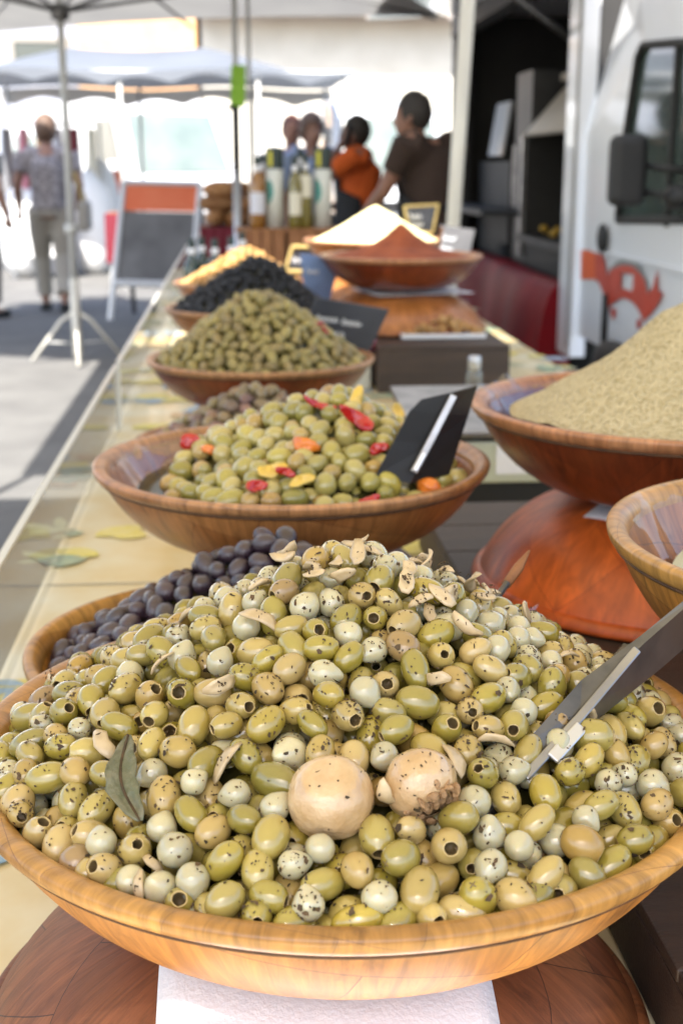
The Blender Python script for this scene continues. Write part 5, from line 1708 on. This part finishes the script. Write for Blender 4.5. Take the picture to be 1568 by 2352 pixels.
for x in (xa+.1, (xa+xb)/2-.35, (xa+xb)/2+1.1, xb-.1):
    for y in (.05, 3.1):
        MB().tube([(x, y, 0), (x, y, zf)], .022, 8).build('tent_leg', m['pole_grey'], e, True)
MB().tube([(xa, .05, zf-.02), (xb, .05, zf-.02)], .02, 8).build('eave_bar', m['pole_grey'], e)

def van(name, label, px0, px1, Y, ztop, L=5.0, turn=0, mat='white_paint', side=1):
    """front view van: body, bonnet, windscreen, side window, lamps, wheels"""
    a, b_ = at_y(px0, 400, Y)[0], at_y(px1, 400, Y)[0]
    W_ = (b_-a)
    e = empty(name, ((a+b_)/2, Y, 0), turn, label, 'van', 'parked white vans')
    w = W_/2
    sec = [(-.0, .35), (-.05, .75), (.10, 1.02), (.75, 1.18), (1.35, ztop-.12), (1.7, ztop)]
    prof = [(0, .32), (-.06, .55), (0, .88), (.35, 1.05), (1.05, ztop-.16), (1.45, ztop), (L, ztop), (L, .32)]
    ins = [1, 1, 1, .98, .88, .86, .86, 1]
    vs = [(-w*i_, y, z) for (y, z), i_ in zip(prof, ins)]+[(w*i_, y, z) for (y, z), i_ in zip(prof, ins)]
    k = len(prof)
    fs = [(i, i+1, k+i+1, k+i) for i in range(k-1)]+[(k-1, 0, k, 2*k-1)]+[tuple(range(k-1, -1, -1)), tuple(range(k, 2*k))]
    bevel(MB().add(vs, fs).build('body', m[mat], e), .06, 3)
    def lerp2(t, p, q): return [p[i]+(q[i]-p[i])*t for i in range(3)]
    A, B2_ = (-w*.98, .35, 1.05), (w*.98, .35, 1.05); C2, D2 = (w*.88, 1.05, ztop-.16), (-w*.88, 1.05, ztop-.16)
    nn = Vector((0, -.7, .6)).normalized()*.02
    q = [Vector(lerp2(.10, A, D2))+Vector((.10, 0, 0)), Vector(lerp2(.10, B2_, C2))-Vector((.10, 0, 0)), Vector(lerp2(.88, B2_, C2))-Vector((.10, 0, 0)), Vector(lerp2(.88, A, D2))+Vector((.10, 0, 0))]
    MB().slab([p+nn for p in q], .01).build('windscreen', m['glass_pale'], e)
    for s_ in (-1, 1):
        MB().slab([(s_*(w*.97+.012), .75, 1.15), (s_*(w*.97+.012), 1.9, 1.15), (s_*(w*.88+.03), 1.9, ztop-.35), (s_*(w*.89+.03), 1.25, ztop-.35)][::(1 if s_ < 0 else -1)], .01).build('side_window', m['glass_dark'], e)
        MB().ell((s_*w*.78, .02, .80), (.13, .06, .09), 12, 8).build('headlight', m['alu'], e, True)
        bevel(MB().box((s_*(w+.13), .75, 1.2), (.14, .07, .28)).build('mirror', m[mat], e), .02)
        for yy in (.75, L-1.0):
            wh = MB().lathe([(.1, -.1), (.30, -.1), (.33, -.05), (.33, .05), (.30, .1), (.1, .1)], 24).build('wheel', m['black_rubber'], e, True)
            wh.rotation_euler = (0, R_(90), 0); wh.location = (s_*(w-.12), yy, .33)
    bevel(MB().box((0, -.07, .48), (W_*.96, .10, .26)).build('bumper', m['board_grey'], e), .03)
    MB().box((0, -.05, .78), (W_*.5, .04, .12)).build('grille', m['black_plastic'], e)
    return e
van('white_van', 'sunlit white van with wide windscreen behind the pavement board', 315, 590, 19.5, 2.28, turn=R_(26))
van('white_van', 'white van parked behind the men, mostly overexposed', 770, 1060, 16.5, 2.12, L=4.6, turn=R_(4), mat='van_white')
van('white_van', 'white van far off at the left of the street', 20, 150, 26, 2.1, turn=R_(10))

ta, tb_ = at_y(228, 400, 23), at_y(322, 400, 23)  # dark sheet added in place of a dim interior behind the van
e = empty('dark_backdrop', ((ta[0]+tb_[0])/2, 23, 0), 0, 'added dark grey backdrop sheet behind the far white van', 'backdrop')
w_ = (tb_[0]-ta[0])/2
tv_, tf_ = [], []
for i in range(21):
    x = -w_+2*w_*i/20
    tv_ += [(x, .05*math.sin(i*1.3), .1), (x, .03*math.sin(i*1.3+.5), 2.35)]
for i in range(20): tf_.append((2*i, 2*i+2, 2*i+3, 2*i+1))
MB().add(tv_, tf_).build('sheet', m['truck_steel'], e, True)
for x in (-w_, w_): MB().tube([(x, 0, 0), (x, 0, 2.4)], .03, 8).build('post', m['pole_grey'], e)
def stall_table(label, px0, px1, Y, zt, clothmat, d=.9):
    a, b_ = at_y(px0, 400, Y)[0], at_y(px1, 400, Y)[0]
    e = empty('stall_table', ((a+b_)/2, Y, 0), 0, label, 'table', 'neighbouring stall tables')
    w = (b_-a)/2
    MB().bbox((-w, 0, zt-.03), (w, d, zt)).build('table_top', m['crate_wood'], e)
    vs, fs = [], []
    for i in range(25):
        x = -w+2*w*i/24
        vs += [(x, -.012, zt+.004), (x, -.03-.02*math.sin(i*1.7), zt*.35)]
    for i in range(24): fs.append((2*i, 2*i+1, 2*i+3, 2*i+2))
    MB().add(vs, fs).build('cloth_front', m[clothmat], e, True)
    for x in (-w+.05, w-.05):
        for y in (.05, d-.05): MB().tube([(x, y, 0), (x, y, zt-.03)], .02, 8).build('leg', m['pole_grey'], e)
    return e
stall_table('bread stall table with maroon cloth behind the bottles', 455, 600, 9.6, .84, 'maroon')
stall_table('low maroon covered table left of the pavement board', 236, 292, 14.2, .78, 'maroon', .7)
stall_table('white covered goods table behind the walking woman', 10, 150, 15.5, .72, 'bag_white', .8)
rg = random.Random(3)
lv = [MB().ell((0, 0, 0), (.14, .065, .055), 14, 8).mesh('bread_loaf', m['bread'], True), MB().ell((0, 0, 0), (.10, .09, .06), 14, 8).mesh('bread_loaf', m['bread'], True)]
c0 = at_y(525, 500, 9.9)
for k in range(24):
    lay = k//9
    x = c0[0]+rg.uniform(-.20, .20)*(1-.25*lay); y = 9.9+rg.uniform(-.2, .2)
    tag(place('bread_loaf', lv[k % 2], (x, y, .90+.10*lay+rg.uniform(-.01, .01)), Matrix.Rotation(rg.random()*3, 3, 'Z')), 'brown bread loaf heaped on the stall behind the bottles', 'bread', 'bread loaves')
# clothes rail and goods at far left
e = empty('clothes_rail', (at_y(60, 400, 16.5)[0], 16.5, 0), 0, 'clothes rail with coloured garments under the tent', 'rail')
for s_ in (-1, 1): MB().tube([(s_*.9, 0, 0), (s_*.9, 0, 1.75)], .018, 8).build('upright', m['pole_grey'], e)
MB().tube([(-.9, 0, 1.75), (.9, 0, 1.75)], .016, 8).build('rail_bar', m['pole_grey'], e)
for k, cm in enumerate(('purple', 'pink', 'shirt_pale', 'board_grey', 'pink', 'plaster_warm', 'shirt_pale', 'maroon', 'label_cream')):
    mb = MB(); x = -.8+k*.2
    vs = [(x-.03, -.2, 1.70), (x+.03, -.2, 1.70), (x+.05, -.26, .9), (x-.05, -.26, .9), (x-.03, .2, 1.70), (x+.03, .2, 1.70), (x+.05, .26, .9), (x-.05, .26, .9)]
    bevel(mb.add(vs, [(0, 3, 2, 1), (4, 5, 6, 7), (0, 1, 5, 4), (1, 2, 6, 5), (2, 3, 7, 6), (3, 0, 4, 7)]).build('garment', m[cm], e), .02)
for k, (x, y, Y, cm) in enumerate(((45, 470, 15.7, 'bag_white'), (225, 400, 17, 'bag_white'), (262, 420, 17.2, 'orange_print'), (205, 430, 16.2, 'bag_white'), (105, 440, 15.8, 'shirt_pale'))):
    p = at_y(x, y, Y)
    mb = MB().ell((0, 0, p[2]/2), (.28, .25, p[2]/2+.1), 16, 12); wobble(mb, .05, 8, k)
    o = mb.build('goods_sack', m[cm], None, True); o.location = (p[0], Y, .1)
    tag(o, ('tall white sack beside the walking woman', 'white sack right of the parasol pole', 'orange sack beside the white van', 'white sack behind the parasol pole', 'grey sack just behind the walking woman')[k], 'sack')

# ------------------------------------------------------------------ people
def person(label, loc, rz, skin, hairm, J, shirt, legsm, apron=None, hair='short', sleeve=.62, scale=1.0, phone=False):
    e = empty('person', loc, rz, label, 'person', 'people at the market')
    e.scale = (scale,)*3
    v = {k: Vector(p) for k, p in J.items()}
    B = MB()
    hd, nk, ch, ws, pl = v['head'], v['neck'], v['chest'], v['waist'], v['pelvis']
    B.ell(hd, (.076, .096, .115), 18, 12, J.get('_hr'))
    hm = Euler(J.get('_hr', (0, 0, 0))).to_matrix()
    B.ell(hd+hm @ Vector((0, .045, -.05)), (.055, .055, .065), 14, 10)
    B.ell(hd+hm @ Vector((0, .10, -.02)), (.014, .022, .022), 8, 6)
    for s_ in (-1, 1): B.ell(hd+hm @ Vector((s_*.078, -.005, -.015)), (.012, .022, .032), 8, 6)
    B.tube([hd-Vector((0, 0, .06)), nk-Vector((0, 0, .06))], [.056, .062], 12)
    B.tube([nk-Vector((0, 0, .03)), ch, ws, pl, pl-Vector((0, 0, .10))], [.10, .145, .13, .145, .12], 16, flat=1)
    for s_, a in ((-1, 'l'), (1, 'r')):
        sh, el, wr = v['sh_'+a], v['el_'+a], v['wr_'+a]
        B.tube([ch+Vector((s_*.06, 0, .06)), sh], [.085, .066], 12)
        B.tube([sh, sh*.45+el*.55, el, el*.6+wr*.4, wr], [.062, .052, .042, .041, .028], 12)
        d = (wr-el).normalized(); side = d.orthogonal().normalized(); oth = d.cross(side)
        B.ell(wr+d*.045, (.028, .028, .045), 10, 8, d.to_track_quat('Z', 'Y').to_euler())
        for q in range(4):
            b0 = wr+d*.075+side*(.017*(q-1.5))
            ln = (.055, .065, .06, .045)[q]
            B.tube([b0, b0+d*ln*.5+oth*.008, b0+d*ln*.8+oth*.028], [.0098, .009, .008], 7)
        B.tube([wr+d*.025+side*.025, wr+d*.05+side*.045, wr+d*.085+side*.05], [.012, .011, .009], 7)
        hp, kn, an = v['hip_'+a], v['kn_'+a], v['an_'+a]
        B.tube([hp, hp*.5+kn*.5, kn, kn*.6+an*.4, an], [.092, .080, .058, .055, .038], 12)
        B.ell(an+Vector((0, .06, -.045)), (.042, .12, .04), 12, 8)
    body = B.build('body', m[skin], e, True)
    r = body.modifiers.new('merge', 'REMESH'); r.mode = 'VOXEL'; r.voxel_size = .012; r.use_smooth_shade = True
    s = body.modifiers.new('soften', 'SMOOTH'); s.factor = .5; s.iterations = 2
    # shirt
    T = MB()
    T.tube([nk-Vector((0, 0, .035)), ch+Vector((0, 0, .03)), ch, ws, pl, pl-Vector((0, 0, .03))], [.085, .158, .166, .152, .160, .150], 18)
    for s_, a in ((-1, 'l'), (1, 'r')):
        sh, el = v['sh_'+a], v['el_'+a]
        T.tube([ch+Vector((s_*.05, 0, .05)), sh+Vector((0, 0, .0))], [.11, .085], 12)
        T.tube([sh, sh+(el-sh)*sleeve*.6, sh+(el-sh)*sleeve], [.083, .074, .070], 12)
    sh_o = T.build('shirt', m[shirt], e, True)
    r = sh_o.modifiers.new('merge', 'REMESH'); r.mode = 'VOXEL'; r.voxel_size = .014; r.use_smooth_shade = True
    s = sh_o.modifiers.new('soften', 'SMOOTH'); s.factor = .5; s.iterations = 3
    L_ = MB()
    L_.tube([pl+Vector((0, 0, .06)), pl-Vector((0, 0, .08))], [.152, .150], 16)
    for a in 'lr':
        hp, kn, an = v['hip_'+a], v['kn_'+a], v['an_'+a]
        L_.tube([hp+Vector((0, 0, .02)), hp*.5+kn*.5, kn, kn*.4+an*.6, an+Vector((0, 0, .05))], [.112, .104, .082, .076, .074], 14)
    lo_ = L_.build('trousers', m[legsm], e, True)
    r = lo_.modifiers.new('merge', 'REMESH'); r.mode = 'VOXEL'; r.voxel_size = .016; r.use_smooth_shade = True
    for a in 'lr':
        an = v['an_'+a]
        bevel(MB().box(an+Vector((0, .055, -.06)), (.095, .27, .075)).build('shoe', m['black_rubber'], e), .03, 3)
    # hair
    hb_ = MB()
    big = 1.12 if hair == 'short' else 1.28
    hb_.ell(hd+hm @ Vector((0, -.022, .022)), (.080*big, .094*big, .112*(1.06 if hair == 'short' else 1.18)), 20, 14, J.get('_hr'))
    wobble_c = hd
    V = np.array(hb_.v)-np.array(hd); ks = np.random.default_rng(5).normal(size=(6, 3))*70
    sN = sum(np.sin(V @ k) for k in ks)/6
    hb_.v = [tuple(p) for p in np.array(hd)+V*(1+.07*sN)[:, None]]
    # cut the face free
    inv = hm.transposed()
    keep = []
    for f in hb_.f:
        c = sum((Vector(hb_.v[i]) for i in f), Vector())/len(f)
        l = inv @ (c-hd)
        if l.y > .045 and l.z < .055: continue
        if l.z < -.045 and l.y > -.02: continue
        keep.append(f)
    hb_.f = keep; hb_.mi = [0]*len(keep); hb_.uv = [None]*len(keep)
    hb_.build('hair', m[hairm], e, True)
    for s_ in (-1, 1):
        ey = MB().ell(hd+hm @ Vector((s_*.03, .088, .012)), (.011, .008, .007), 8, 6)
        ey.build('eye', m['black_rubber'], e, True)
    if apron:
        A = MB(); vs, fs = [], []
        for i in range(11):
            t = i/10
            z = ch.z+.02+(v['kn_l'].z+.12-ch.z-.02)*t
            base = ch if z > ws.z else (ws if z > pl.z else pl)
            cen = Vector((lerp(min(1, t*1.6), ch.x, pl.x), lerp(min(1, t*1.6), ch.y, pl.y), z))
            half = .75 if t < .25 else 1.75
            rad_ = .178 if t < .5 else .185+.03*(t-.5)
            for j in range(13):
                an_ = math.pi/2+half*(j/6-1)
                vs.append((cen.x+rad_*math.cos(an_), cen.y+rad_*math.sin(an_), z))
        fs = [(i*13+j, i*13+j+1, (i+1)*13+j+1, (i+1)*13+j) for i in range(10) for j in range(12)]
        o = A.add(vs, fs).build('apron', m[apron], e, True)
        o.modifiers.new('thick', 'SOLIDIFY').thickness = .006
        mb = MB(); mb.tube([(pl.x+.168*math.cos(t), pl.y+.168*math.sin(t), ws.z-.02) for t in np.linspace(0, 6.283, 22)], .012, 6)
        mb.build('apron_tie', m[apron], e, True)
        mb = MB(); mb.tube([ch+Vector((-.09, .14, .05)), nk+Vector((-.075, 0, .0)), nk+Vector((0, -.08, .0)), nk+Vector((.075, 0, .0)), ch+Vector((.09, .14, .05))], .010, 6)
        mb.build('apron_strap', m[apron], e, True)
    return e, v
def pose(**kw):
    J = dict(head=(0, .03, 1.585), neck=(0, 0, 1.455), chest=(0, 0, 1.28), waist=(0, 0, 1.06), pelvis=(0, 0, .93),
             sh_l=(-.20, 0, 1.40), sh_r=(.20, 0, 1.40), el_l=(-.25, -.02, 1.12), el_r=(.25, -.02, 1.12), wr_l=(-.25, .08, .88), wr_r=(.25, .08, .88),
             hip_l=(-.09, 0, .90), hip_r=(.09, 0, .90), kn_l=(-.10, .02, .50), kn_r=(.10, .02, .50), an_l=(-.10, 0, .09), an_r=(.10, 0, .09))
    J.update(kw); return J
pb_ = at_y(968, 232, 7.6)
person('man in brown t-shirt and dark apron seen from behind, reaching forward', (pb_[0]+.06, 7.6, 0), R_(40), 'skin_a', 'hair_dark',
       pose(head=(-.03, .13, 1.54), neck=(-.01, .07, 1.42), chest=(0, .03, 1.25), el_l=(-.25, .13, 1.13), wr_l=(-.17, .36, .99), el_r=(.27, .10, 1.12), wr_r=(.15, .32, .98), _hr=(-.12, 0, .5)),
       'tee_brown', 'trousers_dark', 'apron_black', scale=1.0)
po = at_y(826, 276, 9.4)
person('man in orange t-shirt and black apron holding a phone to his ear', (po[0]-.0, 9.4, 0), R_(78), 'skin_b', 'hair_dark',
       pose(head=(0, .04, 1.55), neck=(0, 0, 1.42), el_l=(-.30, .26, 1.22), wr_l=(-.15, .14, 1.44), el_r=(.27, .02, 1.12), wr_r=(.20, .25, 1.02)), 'tee_orange', 'trousers_dark', 'apron_black', scale=.955)
pv = at_y(805, 322, 10.33)
e = MB().box((0, 0, 0), (.07, .012, .14)).build('phone', m['black_plastic'], None)
e.location = (po[0]-.09, 9.24, 1.47); e.rotation_euler = (.2, .1, R_(60)); bevel(e, .005)
tag(e, 'black phone held to the ear of the man in orange', 'phone')
pw = at_z(128, 716, 0)
person('woman walking away in patterned grey blouse and beige trousers', (pw[0], pw[1], 0), R_(4), 'skin_c', 'hair_brown',
       pose(an_l=(-.09, .16, .09), kn_l=(-.10, .16, .50), an_r=(.10, -.18, .12), kn_r=(.10, .0, .50), el_l=(-.27, -.03, 1.12), wr_l=(-.27, .10, .90), el_r=(.27, -.02, 1.12), wr_r=(.24, .16, .98)), 'blouse', 'trousers_beige', hair='bob', scale=.985)
e = empty('shoulder_bag', (pw[0]+.30, pw[1]+.02, .72), 0, 'grey brown shoulder bag at the hip of the walking woman', 'bag')
bevel(MB().box((0, 0, .12), (.10, .30, .26)).build('bag_body', m['trousers_beige'], e), .03, 3)
MB().tube([(0, -.12, .24), (-.08, -.06, .55), (-.14, .0, .66), (-.08, .08, .55), (0, .12, .24)], .012, 6).build('strap', m['gold_frame'], e, True)
p1, p2 = at_y(668, 280, 9.0), at_y(716, 276, 8.9)
person('person with reddish hair partly hidden behind the bottles', (p1[0]+.09, 11.0, 0), R_(175), 'skin_a', 'hair_red', pose(), 'shirt_pale', 'trousers_dark', scale=.97)
person('person in blue shirt with brown hair partly hidden behind the bottles', (p2[0]+.10, 10.8, 0), R_(200), 'skin_c', 'hair_brown', pose(el_l=(-.28, .05, 1.12), wr_l=(-.22, .25, 1.0)), 'shirt_blue', 'trousers_dark', hair='bob', sleeve=1.0, scale=.97)
p3 = at_y(-40, 420, 11.5)
person('person in grey at the extreme left edge walking past', (p3[0]-.05, 11.5, 0), R_(-30), 'skin_c', 'hair_dark', pose(), 'board_grey', 'trousers_dark', scale=.97)
